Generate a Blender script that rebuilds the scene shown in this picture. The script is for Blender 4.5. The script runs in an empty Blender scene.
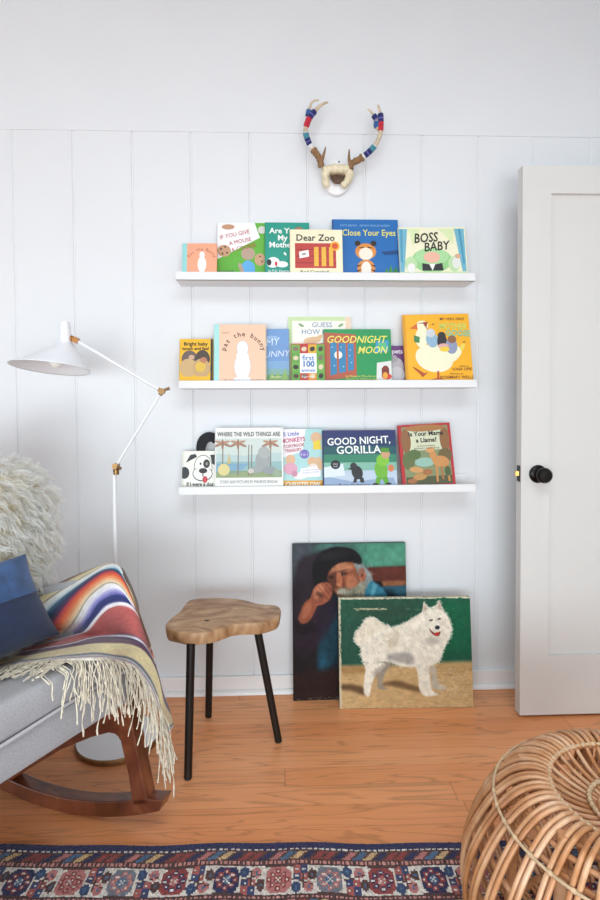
import bpy, bmesh, math, random
import numpy as np
from mathutils import Vector, Matrix
random.seed(7); rng = np.random.RandomState(7)
C = bpy.context.scene.collection
PI = math.pi
# ------------------------------------------------------------------ camera
FPX = 548.92; YAW, PITCH, ROLL = .0385, .0274, .0051
CAM = np.array([-.0269, -2.2276, 1.158]); PPY = 450 - 25.59
_f = np.array([math.sin(YAW)*math.cos(PITCH), math.cos(YAW)*math.cos(PITCH), -math.sin(PITCH)])
_r = np.array([math.cos(YAW), -math.sin(YAW), 0.]); _d = np.cross(_f, _r)
_r, _d = math.cos(ROLL)*_r + math.sin(ROLL)*_d, -math.sin(ROLL)*_r + math.cos(ROLL)*_d
def ray(x, y): return _f + (x-300)/FPX*_r + (y-PPY)/FPX*_d
def at(x, y, Y):                                   # point of the room seen at a photo pixel, at depth Y
    v = ray(x, y); return CAM + v*(Y-CAM[1])/v[1]
def atz(x, y, Z):
    v = ray(x, y); return CAM + v*(Z-CAM[2])/v[2]
def on_plane(x, y, P0, N):
    v = ray(x, y); return CAM + v*(((P0-CAM)@N)/(v@N))
cd = bpy.data.cameras.new('camera'); cam = bpy.data.objects.new('camera', cd); C.objects.link(cam)
cd.sensor_fit = 'VERTICAL'; cd.sensor_height = 36; cd.sensor_width = 24; cd.lens = FPX/900*36; cd.shift_y = -25.59/900
cam.matrix_world = Matrix(((_r[0], -_d[0], -_f[0], CAM[0]), (_r[1], -_d[1], -_f[1], CAM[1]), (_r[2], -_d[2], -_f[2], CAM[2]), (0, 0, 0, 1)))
cd.clip_start = .02
S = bpy.context.scene; S.camera = cam
S.view_settings.view_transform = 'Standard'; S.view_settings.look = 'None'
S.view_settings.gamma = 1; S.view_settings.use_curve_mapping = False; S.view_settings.exposure = 0.0
S.cycles.use_denoising = True; S.cycles.max_bounces = 10; S.cycles.diffuse_bounces = 6

# ------------------------------------------------------------------ materials
def lin(c):
    if isinstance(c, str): c = [int(c[i:i+2], 16)/255 for i in (0, 2, 4)]
    return tuple((x/12.92 if x <= .04045 else ((x+.055)/1.055)**2.4) for x in c)
_m = {}
def nd(nt, t, **k):
    n = nt.nodes.new(t)
    for a, b in k.items(): setattr(n, a, b)
    return n
def mat(name, col, rough=.6, var=.06, scale=8., metal=0., bump=0., bscale=200., stretch=None, spec=.5, sub=0., sheen=0.):
    if name in _m: return _m[name]
    m = bpy.data.materials.new(name); m.use_nodes = True; nt = m.node_tree; b = nt.nodes['Principled BSDF']
    b.inputs['Roughness'].default_value = rough; b.inputs['Metallic'].default_value = metal
    b.inputs['Specular IOR Level'].default_value = spec
    if sub: b.inputs['Subsurface Weight'].default_value = sub; b.inputs['Subsurface Radius'].default_value = (.05, .045, .036)
    if sheen: b.inputs['Sheen Weight'].default_value = sheen
    c = lin(col); tc = nd(nt, 'ShaderNodeTexCoord'); mp = nd(nt, 'ShaderNodeMapping')
    if stretch: mp.inputs['Scale'].default_value = stretch
    nt.links.new(tc.outputs['Object'], mp.inputs[0])
    n = nd(nt, 'ShaderNodeTexNoise'); n.inputs['Scale'].default_value = scale; n.inputs['Detail'].default_value = 5
    nt.links.new(mp.outputs[0], n.inputs['Vector'])
    r = nd(nt, 'ShaderNodeValToRGB'); r.color_ramp.elements[0].position = .3; r.color_ramp.elements[1].position = .7
    r.color_ramp.elements[0].color = tuple(x*(1-var) for x in c)+(1,); r.color_ramp.elements[1].color = tuple(min(1, x*(1+var)) for x in c)+(1,)
    nt.links.new(n.outputs['Fac'], r.inputs[0]); nt.links.new(r.outputs[0], b.inputs['Base Color'])
    if bump:
        n2 = nd(nt, 'ShaderNodeTexNoise'); n2.inputs['Scale'].default_value = bscale; nt.links.new(mp.outputs[0], n2.inputs['Vector'])
        bp = nd(nt, 'ShaderNodeBump'); bp.inputs['Strength'].default_value = bump; bp.inputs['Distance'].default_value = .002
        nt.links.new(n2.outputs['Fac'], bp.inputs['Height']); nt.links.new(bp.outputs[0], b.inputs['Normal'])
    _m[name] = m; return m
def ink(h, rough=.45): return mat('ink_'+h+('' if rough == .45 else '_m'), h, rough, .02, 30)
def vcol_mat(name, rough, bump=0., bscale=300., nmix=.3, sheen=0.):
    m = bpy.data.materials.new(name); m.use_nodes = True; nt = m.node_tree; b = nt.nodes['Principled BSDF']
    a = nd(nt, 'ShaderNodeVertexColor'); a.layer_name = 'Col'; b.inputs['Roughness'].default_value = rough
    if sheen: b.inputs['Sheen Weight'].default_value = sheen
    tc = nd(nt, 'ShaderNodeTexCoord'); n = nd(nt, 'ShaderNodeTexNoise'); n.inputs['Scale'].default_value = bscale
    nt.links.new(tc.outputs['Object'], n.inputs['Vector'])
    mx = nd(nt, 'ShaderNodeMix', data_type='RGBA', blend_type='MULTIPLY'); mx.inputs[0].default_value = nmix
    nt.links.new(a.outputs['Color'], mx.inputs[6]); nt.links.new(n.outputs['Fac'], mx.inputs[7]); nt.links.new(mx.outputs[2], b.inputs['Base Color'])
    if bump:
        bp = nd(nt, 'ShaderNodeBump'); bp.inputs['Strength'].default_value = bump; bp.inputs['Distance'].default_value = .002
        nt.links.new(n.outputs['Fac'], bp.inputs['Height']); nt.links.new(bp.outputs[0], b.inputs['Normal'])
    return m
def wood(name, c1, c2, c3, scale=14., stretch=(1, 1, 1), rough=.4, dist=3.):
    m = bpy.data.materials.new(name); m.use_nodes = True; nt = m.node_tree; b = nt.nodes['Principled BSDF']; b.inputs['Roughness'].default_value = rough
    tc = nd(nt, 'ShaderNodeTexCoord'); mp = nd(nt, 'ShaderNodeMapping'); mp.inputs['Scale'].default_value = stretch
    nt.links.new(tc.outputs['Object'], mp.inputs[0])
    n = nd(nt, 'ShaderNodeTexNoise'); n.inputs['Scale'].default_value = scale; n.inputs['Detail'].default_value = 8; n.inputs['Distortion'].default_value = dist
    nt.links.new(mp.outputs[0], n.inputs['Vector'])
    r = nd(nt, 'ShaderNodeValToRGB'); e = r.color_ramp.elements
    e[0].position = .3; e[0].color = lin(c1)+(1,); e[1].position = .7; e[1].color = lin(c3)+(1,)
    x = e.new(.5); x.color = lin(c2)+(1,)
    nt.links.new(n.outputs['Fac'], r.inputs[0]); nt.links.new(r.outputs[0], b.inputs['Base Color'])
    return m
def floor_mat():
    m = bpy.data.materials.new('oak_planks'); m.use_nodes = True; nt = m.node_tree; b = nt.nodes['Principled BSDF']
    L = nt.links.new
    tc = nd(nt, 'ShaderNodeTexCoord'); sp = nd(nt, 'ShaderNodeSeparateXYZ'); L(tc.outputs['Object'], sp.inputs[0])
    def M(op, a, bb=None, c=None):
        n = nd(nt, 'ShaderNodeMath', operation=op)
        for i, v in enumerate((a, bb, c)):
            if v is None: continue
            if isinstance(v, (int, float)): n.inputs[i].default_value = v
            else: L(v, n.inputs[i])
        return n.outputs[0]
    W, LEN = .085, 2.3
    yy = M('ADD', sp.outputs['Y'], .147); v = M('DIVIDE', yy, W); row = M('FLOOR', v); fr = M('FRACT', v)
    wn = nd(nt, 'ShaderNodeTexWhiteNoise', noise_dimensions='1D'); L(row, wn.inputs['W'])
    xs = M('ADD', M('DIVIDE', sp.outputs['X'], LEN), M('MULTIPLY', wn.outputs['Value'], 7.3)); pl = M('FLOOR', xs); fx = M('FRACT', xs)
    cb = nd(nt, 'ShaderNodeCombineXYZ'); L(row, cb.inputs[0]); L(pl, cb.inputs[1])
    w2 = nd(nt, 'ShaderNodeTexWhiteNoise', noise_dimensions='3D'); L(cb.outputs[0], w2.inputs['Vector'])
    # grain coordinates: long along X, shifted per plank
    g = nd(nt, 'ShaderNodeCombineXYZ'); L(M('MULTIPLY', sp.outputs['X'], .75), g.inputs[0]); L(M('MULTIPLY', sp.outputs['Y'], 7.), g.inputs[1]); L(M('MULTIPLY', w2.outputs['Value'], 40.), g.inputs[2])
    n1 = nd(nt, 'ShaderNodeTexNoise'); n1.inputs['Scale'].default_value = 1.6; n1.inputs['Detail'].default_value = 3; n1.inputs['Distortion'].default_value = .6; L(g.outputs[0], n1.inputs['Vector'])
    rings = M('FRACT', M('MULTIPLY', n1.outputs['Fac'], 8.))
    rr = nd(nt, 'ShaderNodeValToRGB'); e = rr.color_ramp.elements; e[0].position = 0; e[0].color = (0, 0, 0, 1); e[1].position = .16; e[1].color = (1, 1, 1, 1)
    x = e.new(.86); x.color = (.85, .85, .85, 1); x = e.new(1.); x.color = (.1, .1, .1, 1); L(rings, rr.inputs[0])
    g2 = nd(nt, 'ShaderNodeCombineXYZ'); L(M('MULTIPLY', sp.outputs['X'], 5.), g2.inputs[0]); L(M('MULTIPLY', sp.outputs['Y'], 160.), g2.inputs[1]); L(w2.outputs['Value'], g2.inputs[2])
    n2 = nd(nt, 'ShaderNodeTexNoise'); n2.inputs['Scale'].default_value = 1.; n2.inputs['Detail'].default_value = 4; L(g2.outputs[0], n2.inputs['Vector'])
    tone = nd(nt, 'ShaderNodeValToRGB'); e = tone.color_ramp.elements
    e[0].color = lin('d38551')+(1,); e[1].color = lin('f0ac79')+(1,); x = e.new(.5); x.color = lin('e29560')+(1,)
    L(M('ADD', M('MULTIPLY', w2.outputs['Value'], .6), M('MULTIPLY', n2.outputs['Fac'], .4)), tone.inputs[0])
    mx = nd(nt, 'ShaderNodeMix', data_type='RGBA', blend_type='MULTIPLY'); mx.inputs[0].default_value = .3
    L(tone.outputs[0], mx.inputs[6]); L(rr.outputs[0], mx.inputs[7])
    d1 = M('MINIMUM', fr, M('SUBTRACT', 1., fr)); s1 = M('LESS_THAN', d1, .012)
    d2 = M('MINIMUM', fx, M('SUBTRACT', 1., fx)); s2 = M('LESS_THAN', d2, .0009); seam = M('MAXIMUM', s1, s2)
    mx2 = nd(nt, 'ShaderNodeMix', data_type='RGBA', blend_type='MULTIPLY'); L(M('MULTIPLY', seam, .28), mx2.inputs[0]); L(mx.outputs[2], mx2.inputs[6]); mx2.inputs[7].default_value = lin('5a3018')+(1,)
    L(mx2.outputs[2], b.inputs['Base Color'])
    b.inputs['Roughness'].default_value = .36; b.inputs['Specular IOR Level'].default_value = .45
    bp = nd(nt, 'ShaderNodeBump'); bp.inputs['Strength'].default_value = .12; bp.inputs['Distance'].default_value = .001; L(rr.outputs[0], bp.inputs['Height']); L(bp.outputs[0], b.inputs['Normal'])
    return m
WHITE = mat('wall_paint', 'dfe1e3', .5, .012, 3., bump=.03, bscale=120)
ROOM = mat('room_paint', 'b9bbbd', .6, .01, 3.)
SEMI = mat('trim_paint', 'ecebea', .35, .01, 4.)
DOORP = mat('door_paint', 'd3d1cd', .38, .012, 4.)
LEDGE = mat('ledge_lacquer', 'e4e4e4', .35, .01, 6.)

# ------------------------------------------------------------------ mesh builder
class MB:
    def __init__(s): s.v = []; s.f = []; s.m = []; s.mats = []
    def mi(s, m):
        if m not in s.mats: s.mats.append(m)
        return s.mats.index(m)
    def add(s, vs, fs, m):
        k = len(s.v); s.v += [tuple(map(float, p)) for p in vs]; i = s.mi(m)
        s.f += [tuple(a+k for a in f) for f in fs]; s.m += [i]*len(fs); return s
    def box(s, x0, y0, z0, x1, y1, z1, m):
        return s.add([(x, y, z) for z in (z0, z1) for y in (y0, y1) for x in (x0, x1)],
                     [(0, 2, 3, 1), (4, 5, 7, 6), (0, 1, 5, 4), (2, 6, 7, 3), (0, 4, 6, 2), (1, 3, 7, 5)], m)
    def tube(s, pts, rad, m, n=8, cap=True):
        P = [np.array(p, float) for p in pts]; k = len(P)
        if not hasattr(rad, '__len__'): rad = [rad]*k
        up = None; vs = []
        for i in range(k):
            t = P[min(i+1, k-1)]-P[max(i-1, 0)]; t = t/(np.linalg.norm(t)+1e-9)
            if up is None:
                a = np.array([0, 0, 1.]) if abs(t[2]) < .9 else np.array([1., 0, 0]); up = a-t*(a@t)
            else: up = up-t*(up@t)
            up = up/(np.linalg.norm(up)+1e-9); sd = np.cross(t, up)
            for j in range(n):
                a = 2*PI*j/n; vs.append(P[i]+rad[i]*(math.cos(a)*up+math.sin(a)*sd))
        fs = [(i*n+j, i*n+(j+1) % n, (i+1)*n+(j+1) % n, (i+1)*n+j) for i in range(k-1) for j in range(n)]
        if cap: fs += [tuple(range(n))[::-1], tuple((k-1)*n+j for j in range(n))]
        return s.add(vs, fs, m)
    def ring(s, rings, m, closed_u=True, cap0=False, cap1=False):     # rings: list of loops of equal length
        n = len(rings[0]); vs = [p for r in rings for p in r]; k = len(rings)
        fs = [(i*n+j, i*n+(j+1) % n, (i+1)*n+(j+1) % n, (i+1)*n+j) for i in range(k-1) for j in range(n if closed_u else n-1)]
        if cap0: fs.append(tuple(range(n))[::-1])
        if cap1: fs.append(tuple((k-1)*n+j for j in range(n)))
        return s.add(vs, fs, m)
    def lathe(s, prof, m, c=(0, 0, 0), n=32, axis='z', cap0=False, cap1=False):
        rs = []
        for r, h in prof:
            L = []
            for j in range(n):
                a = 2*PI*j/n; x, y = r*math.cos(a), r*math.sin(a)
                L.append((c[0]+x, c[1]+y, c[2]+h) if axis == 'z' else ((c[0]+x, c[1]-h, c[2]+y) if axis == 'y' else (c[0]+h, c[1]+x, c[2]+y)))
            rs.append(L)
        return s.ring(rs, m, cap0=cap0, cap1=cap1)
    def prism(s, poly, d0, d1, m, fn):                                # fn(a, b, d) -> xyz
        n = len(poly); vs = [fn(a, b, d0) for a, b in poly]+[fn(a, b, d1) for a, b in poly]
        return s.add(vs, [tuple(range(n))[::-1], tuple(range(n, 2*n))]+[(i, (i+1) % n, n+(i+1) % n, n+i) for i in range(n)], m)
    def build(s, name, parent=None, smooth=None, bevel=0, seg=2, loc=None, solid=0, sub=0):
        me = bpy.data.meshes.new(name); me.from_pydata(s.v, [], s.f)
        for m in s.mats: me.materials.append(m)
        me.polygons.foreach_set('material_index', s.m)
        bm = bmesh.new(); bm.from_mesh(me); bmesh.ops.recalc_face_normals(bm, faces=bm.faces)
        if smooth is not None:
            for f in bm.faces: f.smooth = True
            for e in bm.edges:
                if len(e.link_faces) == 2 and e.calc_face_angle(0) > math.radians(smooth): e.smooth = False
        bm.to_mesh(me); bm.free(); me.update()
        o = bpy.data.objects.new(name, me); C.objects.link(o)
        if parent: o.parent = parent
        if loc is not None: o.location = loc
        if solid: x = o.modifiers.new('solid', 'SOLIDIFY'); x.thickness = solid; x.offset = -1
        if sub: x = o.modifiers.new('sub', 'SUBSURF'); x.levels = sub; x.render_levels = sub
        if bevel:
            x = o.modifiers.new('bevel', 'BEVEL'); x.width = bevel; x.segments = seg; x.limit_method = 'ANGLE'; x.angle_limit = math.radians(35)
            x.harden_normals = False
        return o
def tag(o, label=None, cat=None, group=None, kind=None):
    for k, v in (('label', label), ('category', cat), ('group', group), ('kind', kind)):
        if v: o[k] = v
    return o
def thing(name, label, cat, loc=(0, 0, 0), rot=(0, 0, 0), group=None):
    o = bpy.data.objects.new(name, None); C.objects.link(o); o.location = loc; o.rotation_euler = rot; o.empty_display_size = .05
    return tag(o, label, cat, group)
def struct(o): o['kind'] = 'structure'; return o
def cat_rom(pts, n):                                                  # smooth resample of a polyline
    P = np.array(pts, float); Q = np.vstack([2*P[0]-P[1], P, 2*P[-1]-P[-2]])
    seg = np.linalg.norm(np.diff(P, axis=0), axis=1); cum = np.r_[0, np.cumsum(seg)]
    out = []
    for t in np.linspace(0, cum[-1], n):
        i = min(np.searchsorted(cum, t, side='right')-1, len(seg)-1); u = (t-cum[i])/(seg[i]+1e-9)
        a, b, c, d = Q[i:i+4]
        out.append(.5*((2*b)+(-a+c)*u+(2*a-5*b+4*c-d)*u*u+(-a+3*b-3*c+d)*u**3))
    return np.array(out)
def grid_faces(nu, nv): return [(i*nv+j, i*nv+j+1, (i+1)*nv+j+1, (i+1)*nv+j) for i in range(nu-1) for j in range(nv-1)]
def set_cols(me, cols, domain='CORNER'):
    a = me.color_attributes.new('Col', 'FLOAT_COLOR', domain); a.data.foreach_set('color', np.asarray(cols, np.float32).ravel())

# ------------------------------------------------------------------ room
X0, X1, Y1, ZC = -3.3, 1.75, -4.8, 2.85
SP, G0 = .2319, -1.0658
pts = []; x = G0-10*SP; pts.append((X0, 0.))
while x < X1-.02:
    if x > X0+.02: pts += [(x-.005, 0.), (x-.0015, .0042), (x+.0015, .0042), (x+.005, 0.)]
    x += SP
pts.append((X1, 0.))
b = MB(); b.ring([[(p[0], p[1], 0) for p in pts], [(p[0], p[1], 2.2616) for p in pts]], WHITE, closed_u=False)
b.box(X0, 0, 2.2616, X1, .02, ZC, WHITE)
struct(b.build('wall_back'))
b = MB(); b.box(X0, -.004, 2.2616, X1, .0, 2.346, WHITE); struct(b.build('trim_1', bevel=.0015))
b = MB(); b.box(X0, -.014, .018, X1, 0, .072, SEMI); b.ring([[(X, -.014-.016*math.cos(a), .018*math.sin(a)) for a in np.linspace(0, PI/2, 7)]+[(X, -.001, .018), (X, -.001, 0)] for X in (X0, X1)], SEMI)
struct(b.build('baseboard_back', bevel=.002))
b = MB(); b.box(X0-.1, Y1-.1, -.05, X1+.1, .05, 0, floor_mat()); struct(b.build('floor'))
b = MB(); b.box(X0-.1, Y1-.1, ZC, X1+.1, .05, ZC+.05, mat('ceiling_paint', 'c4c5c6', .8, .01, 3)); struct(b.build('ceiling'))
def wall_with_hole(name, axis, pos, thick, a0, a1, h0, h1):           # wall with one window opening
    b = MB()
    lo, hi = (Y1, 0.) if axis == 'x' else (X0, X1)
    for (p, q, z0, z1) in ((lo, a0, 0, ZC), (a1, hi, 0, ZC), (a0, a1, 0, h0), (a0, a1, h1, ZC)):
        if axis == 'x': b.box(min(pos, pos+thick), p, z0, max(pos, pos+thick), q, z1, ROOM)
        else: b.box(p, min(pos, pos+thick), z0, q, max(pos, pos+thick), z1, ROOM)
    return struct(b.build(name))
LW = (-4.4, -1.6, .06, 2.2); FW = (-2.6, 1.5, .04, 1.4)
wall_with_hole('wall_left', 'x', X0, -.1, LW[0], LW[1], LW[2], LW[3])
wall_with_hole('wall_front', 'y', Y1, -.1, FW[0], FW[1], FW[2], FW[3])
b = MB(); b.box(X1, Y1, 0, X1+.1, 0, ZC, ROOM); struct(b.build('wall_right'))
def window_frame(name, axis, pos, a0, a1, h0, h1):
    b = MB(); w = .05
    for (p, q, z0, z1) in ((a0, a0+w, h0, h1), (a1-w, a1, h0, h1), (a0+w, a1-w, h0, h0+w), (a0+w, a1-w, h1-w, h1), (a0+w, a1-w, (h0+h1)/2-.015, (h0+h1)/2+.015)):
        if axis == 'x': b.box(pos, p, z0, pos+.04, q, z1, SEMI)
        else: b.box(p, pos, z0, q, pos+.04, z1, SEMI)
    return struct(b.build(name, bevel=.003))
window_frame('window_1', 'x', X0-.08, *LW); window_frame('fill_window', 'y', Y1-.08, *FW)  # the front window is assumed, unseen, and shaped to carry the frontal fill

def area(name, loc, rot, sx, sy, power, col):
    l = bpy.data.lights.new(name, 'AREA'); l.shape = 'RECTANGLE'; l.size = sx; l.size_y = sy; l.energy = power; l.color = col
    o = bpy.data.objects.new(name, l); C.objects.link(o); o.location = loc; o.rotation_euler = rot; return o
area('daylight_left', (X0-.13, (LW[0]+LW[1])/2, (LW[2]+LW[3])/2), (0, -PI/2, 0), LW[3]-LW[2], LW[1]-LW[0], 25, (.66, .86, 1.))
area('front_fill', ((FW[0]+FW[1])/2, Y1-.13, (FW[2]+FW[3])/2), (PI/2, 0, 0), FW[1]-FW[0], FW[3]-FW[2], 152, (.845, .95, 1.))  # soft frontal fill added behind the camera, at the assumed window
area('overhead_fill', (.25, -2.6, ZC-.03), (0, 0, 0), 1.6, 1.4, 46, (.82, .94, 1.))  # added overhead fill for the floor and lower wall, no fixture known there
w = bpy.data.worlds.new('sky'); S.world = w; w.use_nodes = True; w.node_tree.nodes['Background'].inputs[0].default_value = (.75, .86, 1, 1); w.node_tree.nodes['Background'].inputs[1].default_value = 1.0

# door leaf, swung open along the wall
DX, DY, DW, DH, DT = .8663, -.2391, .815, 2.032, .042
d = bpy.data.objects.new('door_1', None); C.objects.link(d); d.location = (DX, DY, .01)
tag(d, 'white single-panel door standing open in front of the board wall', 'door', kind='structure')
px0, px1, pz0, pz1 = .1065, DW-.1065, .224, DH-.1
b = MB()
b.box(0, 0, 0, px0, DT, DH, DOORP); b.box(px1, 0, 0, DW, DT, DH, DOORP); b.box(px0, 0, 0, px1, DT, pz0, DOORP); b.box(px0, 0, pz1, px1, DT, DH, DOORP)
b.build('door_frame', d)
b = MB(); b.box(px0-.002, .014, pz0-.002, px1+.002, DT-.014, pz1+.002, DOORP); b.build('door_panel', d)
BLK = mat('oil_rubbed_black', '17130f', .32, .15, 20, metal=.6); BRASS = mat('brass', 'b08a4c', .3, .08, 30, metal=.9)
kz = .905
k = MB(); k.lathe([(.0, 0), (.033, 0), (.0335, .004), (.030, .008), (.016, .011), (.0125, .016), (.0125, .03), (.017, .034), (.0255, .041), (.0285, .05), (.0275, .058), (.022, .064), (.0, .066)], BLK, (.062, -.0005, kz), 36, 'y')
knob = k.build('door_knob', d, smooth=40); knob['label'] = 'round black door knob on a black rose'
k = MB(); k.box(-.0018, .008, kz-.03, 0, DT-.008, kz+.03, BLK); lp = k.build('latch_plate', d, bevel=.0006)
k = MB(); k.prism([(0, .014), (-.012, .02), (-.012, .024), (0, .028)], kz-.009, kz+.009, BRASS, lambda a, q, z: (a-.0015, q, z)); k.build('latch_bolt', lp, bevel=.0008)

# ------------------------------------------------------------------ picture ledges
ZS = (1.6814, 1.2696, .8625); XL = (-.4143, -.4075, -.411); LL = 1.15
for z, x, lab in zip(ZS, XL, ('white picture ledge highest on the wall, below the antlers', 'white picture ledge in the middle of the three', 'white picture ledge lowest on the wall, above the two paintings')):
    t = thing('picture_ledge', lab, 'shelf', (x, 0, z-.03), group='picture ledges on the board wall')
    b = MB(); b.box(0, -.1195, 0, LL, 0, .012, LEDGE); b.build('shelf_board', t, bevel=.001)
    b = MB(); b.box(0, -.12, 0, LL, -.108, .03, LEDGE); b.build('front_lip', t, bevel=.001)
    b = MB(); b.box(0, -.014, .012, LL, 0, .06, LEDGE); b.build('back_rail', t, bevel=.001)
# ------------------------------------------------------------------ books
PAPER = mat('page_block', 'f1ece0', .8, .04, 60)
def text_mesh(body, size, align='LEFT', shear=0., space=1., bold=0.):
    cu = bpy.data.curves.new('lettering', 'FONT'); cu.body = body; cu.size = size; cu.align_x = align; cu.shear = shear; cu.space_character = space
    cu.offset = bold; cu.resolution_u = 2
    o = bpy.data.objects.new('lettering', cu); C.objects.link(o)
    bpy.context.view_layer.update()
    me = bpy.data.meshes.new_from_object(o.evaluated_get(bpy.context.evaluated_depsgraph_get()))
    v = [tuple(p.co) for p in me.vertices]; f = [tuple(p.vertices) for p in me.polygons]
    bpy.data.objects.remove(o); bpy.data.curves.remove(cu); bpy.data.meshes.remove(me)
    return v, f
def E_(cx, cy, rx, ry, col, rot=0., n=22):
    a = math.radians(rot); return ([(cx+rx*math.cos(t)*math.cos(a)-ry*math.sin(t)*math.sin(a), cy+rx*math.cos(t)*math.sin(a)+ry*math.sin(t)*math.cos(a)) for t in [2*PI*i/n for i in range(n)]], col)
def R_(x0, y0, x1, y1, col): return ([(x0, y0), (x1, y0), (x1, y1), (x0, y1)], col)
def P_(col, *p): return (list(p), col)
def T_(body, x, y, size, col, rot=0., align='CENTER', shear=0., bold=0., sx=1., space=1.): return dict(body=body, x=x, y=y, size=size, col=col, rot=rot, align=align, shear=shear, bold=bold, sx=sx, space=space)
def ARC(body, cx, cy, r, a0, a1, size, col, bold=0.):                # letters along an arc
    n = len(body); out = []
    for i, ch in enumerate(body):
        a = math.radians(a0+(a1-a0)*i/(n-1))
        if ch != ' ': out.append(T_(ch, cx+r*math.cos(a), cy+r*math.sin(a), size, col, math.degrees(a)-90, bold=bold))
    return out
YB = (-.052, -.077, -.101)
def book(label, row, xl, xr, ytop, layer, base, shapes, texts, spine=None, thick=.013, roll=0., lean=8.5, cat='book', spine_w=0.):
    """xl, xr, ytop: the cover's place in photo pixels; shapes and texts are in pixels of the cover, from its lower left corner at the ledge lip"""
    zb = ZS[row]-.018; Y = YB[layer]; le = math.radians(lean)
    ylip = (272.6, 380.6, 486.)[row]
    p = at(xl, (ytop+ylip)/2, Y+.015); q = at(xr, (ytop+ylip)/2, Y+.015); W = q[0]-p[0]
    zt = at(xl, ytop, Y+.03)[2]; H = (zt-zb)/math.cos(le)
    s = W/(xr-xl); low = at(xl, ylip, Y)[2]-zb                       # metres per photo pixel; hidden strip behind the lip
    o = thing('picture_book', label, cat, (p[0], Y, zb), (-le, math.radians(roll), 0), 'picture books on the wall ledges')
    bm = ink(base); sm = ink(spine or base)
    c = MB(); c.box(0, 0, 0, W, .0018, H, bm); c.box(0, thick-.0018, 0, W, thick, H, bm); c.box(-.0006, 0, 0, .0016, thick, H, sm)
    def clip(poly):
        for ax, lim, sg in ((0, .0004, 1), (0, W-.0004, -1), (1, .0004, 1), (1, H-.0004, -1)):
            out = []
            for i in range(len(poly)):
                a, b2 = poly[i-1], poly[i]; ia, ib = (a[ax]-lim)*sg >= 0, (b2[ax]-lim)*sg >= 0
                if ia != ib:
                    t = (lim-a[ax])/(b2[ax]-a[ax]); out.append((a[0]+t*(b2[0]-a[0]), a[1]+t*(b2[1]-a[1])))
                if ib: out.append(b2)
            poly = out
            if len(poly) < 3: return []
        return poly
    if spine_w: shapes = [R_(-1, -9, spine_w, 999, spine)]+list(shapes)
    for i, (poly, col) in enumerate(shapes):
        pl = clip([(x*s, low+y*s) for x, y in poly])
        if pl: c.add([(x, -.0002-.00007*i, z) for x, z in pl], [tuple(range(len(pl)))], ink(col))
    c.build('cover', o)
    g = MB(); g.box(.0016, .0018, .002, W-.003, thick-.0018, H-.003, PAPER); g.build('pages', o)
    if texts:
        yo = -.0004-.00007*len(shapes); arc = MB()
        for t in texts:
            L = arc if len(t['body']) == 1 else MB()
            v, f = text_mesh(t['body'], t['size']*s, t['align'], t['shear'], t['space'], t['bold']*s); a = math.radians(t['rot'])
            L.add([(t['x']*s+(x*t['sx'])*math.cos(a)-y*math.sin(a), yo, low+t['y']*s+(x*t['sx'])*math.sin(a)+y*math.cos(a)) for x, y, _ in v], f, ink(t['col']))
            if L is not arc: L.build('lettering', o)
        if arc.v: arc.build('lettering', o)
    return o
# top ledge
book('small salmon book with a teal spine edge, leftmost on the top ledge', 0, 182.6, 216.8, 244, 2, 'f0a583', [R_(4.5, -9, 35, 99, 'f0a583'), E_(19.5, 9, 4.3, 8.5, 'f3eeee'), E_(19.5, 19, 2.6, 3.5, 'f3eeee')],
     ARC('Pat the Bunny', 19.5, 10, 13.5, 150, 30, 4.4, '8a4a3a'), spine='8fd0cf', spine_w=4.5, thick=.016)
book('tilted white and green book with red lettering and biscuit drawings, second on top ledge', 0, 217, 268, 222.5, 0, 'f2f0f0',
     [P_('5fae35', (0, -9), (60, -9), (60, 30), (45, 38), (0, 14)), P_('5fae35', (35, 60), (60, 60), (60, 20), (46, 28)), E_(11, 48, 6.5, 2.8, 'bf9270'), E_(7, 23, 6.8, 6.2, 'c79b78'),
      E_(43, 14, 5.5, 6.5, 'c79b78'), E_(4, 25, 1, 1, '4a3020'), E_(8, 27, 1, 1, '4a3020'), E_(10, 21, 1, 1, '4a3020'), E_(5.5, 20, 1, 1, '4a3020'), E_(43, 17, .9, .9, '4a3020'), E_(45, 12, .9, .9, '4a3020'),
      E_(31, 20, 7, 6.5, 'b59a86'), E_(31, 4, 7, 9, '5aa7dc'), E_(24, 5, 2, 6, 'b59a86', 20), E_(45, 45, 4, 4, 'd9d2cc')],
     [T_('IF YOU GIVE', 18, 38, 6.2, 'b3262f', 13, sx=.9), T_('A MOUSE', 23.5, 31, 6, 'b3262f', 13, sx=.9), T_('A COOKIE', 27, 24.5, 6, 'b3262f', 13, sx=.9), T_('Laura Numeroff', 8, 1.2, 2.6, '1f3b14', 0)], lean=7.5)
book('teal book with white title, partly behind the cream book on the top ledge', 0, 265, 309.5, 222, 1, '13937f',
     [E_(8, 11, 6.5, 5.5, 'f1f1ee', 10), E_(17, 9, 6, 3.2, 'f1f1ee'), E_(4, 11, 2.4, 3.4, '1c1c1c'), E_(11, 9.5, 1.3, 2.6, 'd02c2f'), E_(34, 45, 4.5, 3.6, '9a7458'), E_(20, 20, 1, 2, 'f1f1ee', 30)],
     [T_('Are You', 4.5, 41.5, 8.2, 'f6f6f2', 0, 'LEFT', bold=.16), T_('My', 12.5, 34, 8.2, 'f6f6f2', 0, 'LEFT', bold=.16), T_('Mother?', 4, 26.7, 8.2, 'f6f6f2', 0, 'LEFT', bold=.16), T_('by P.D. Eastman', 3, 1, 3.4, 'f6f6f2', 0, 'LEFT')])
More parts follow.
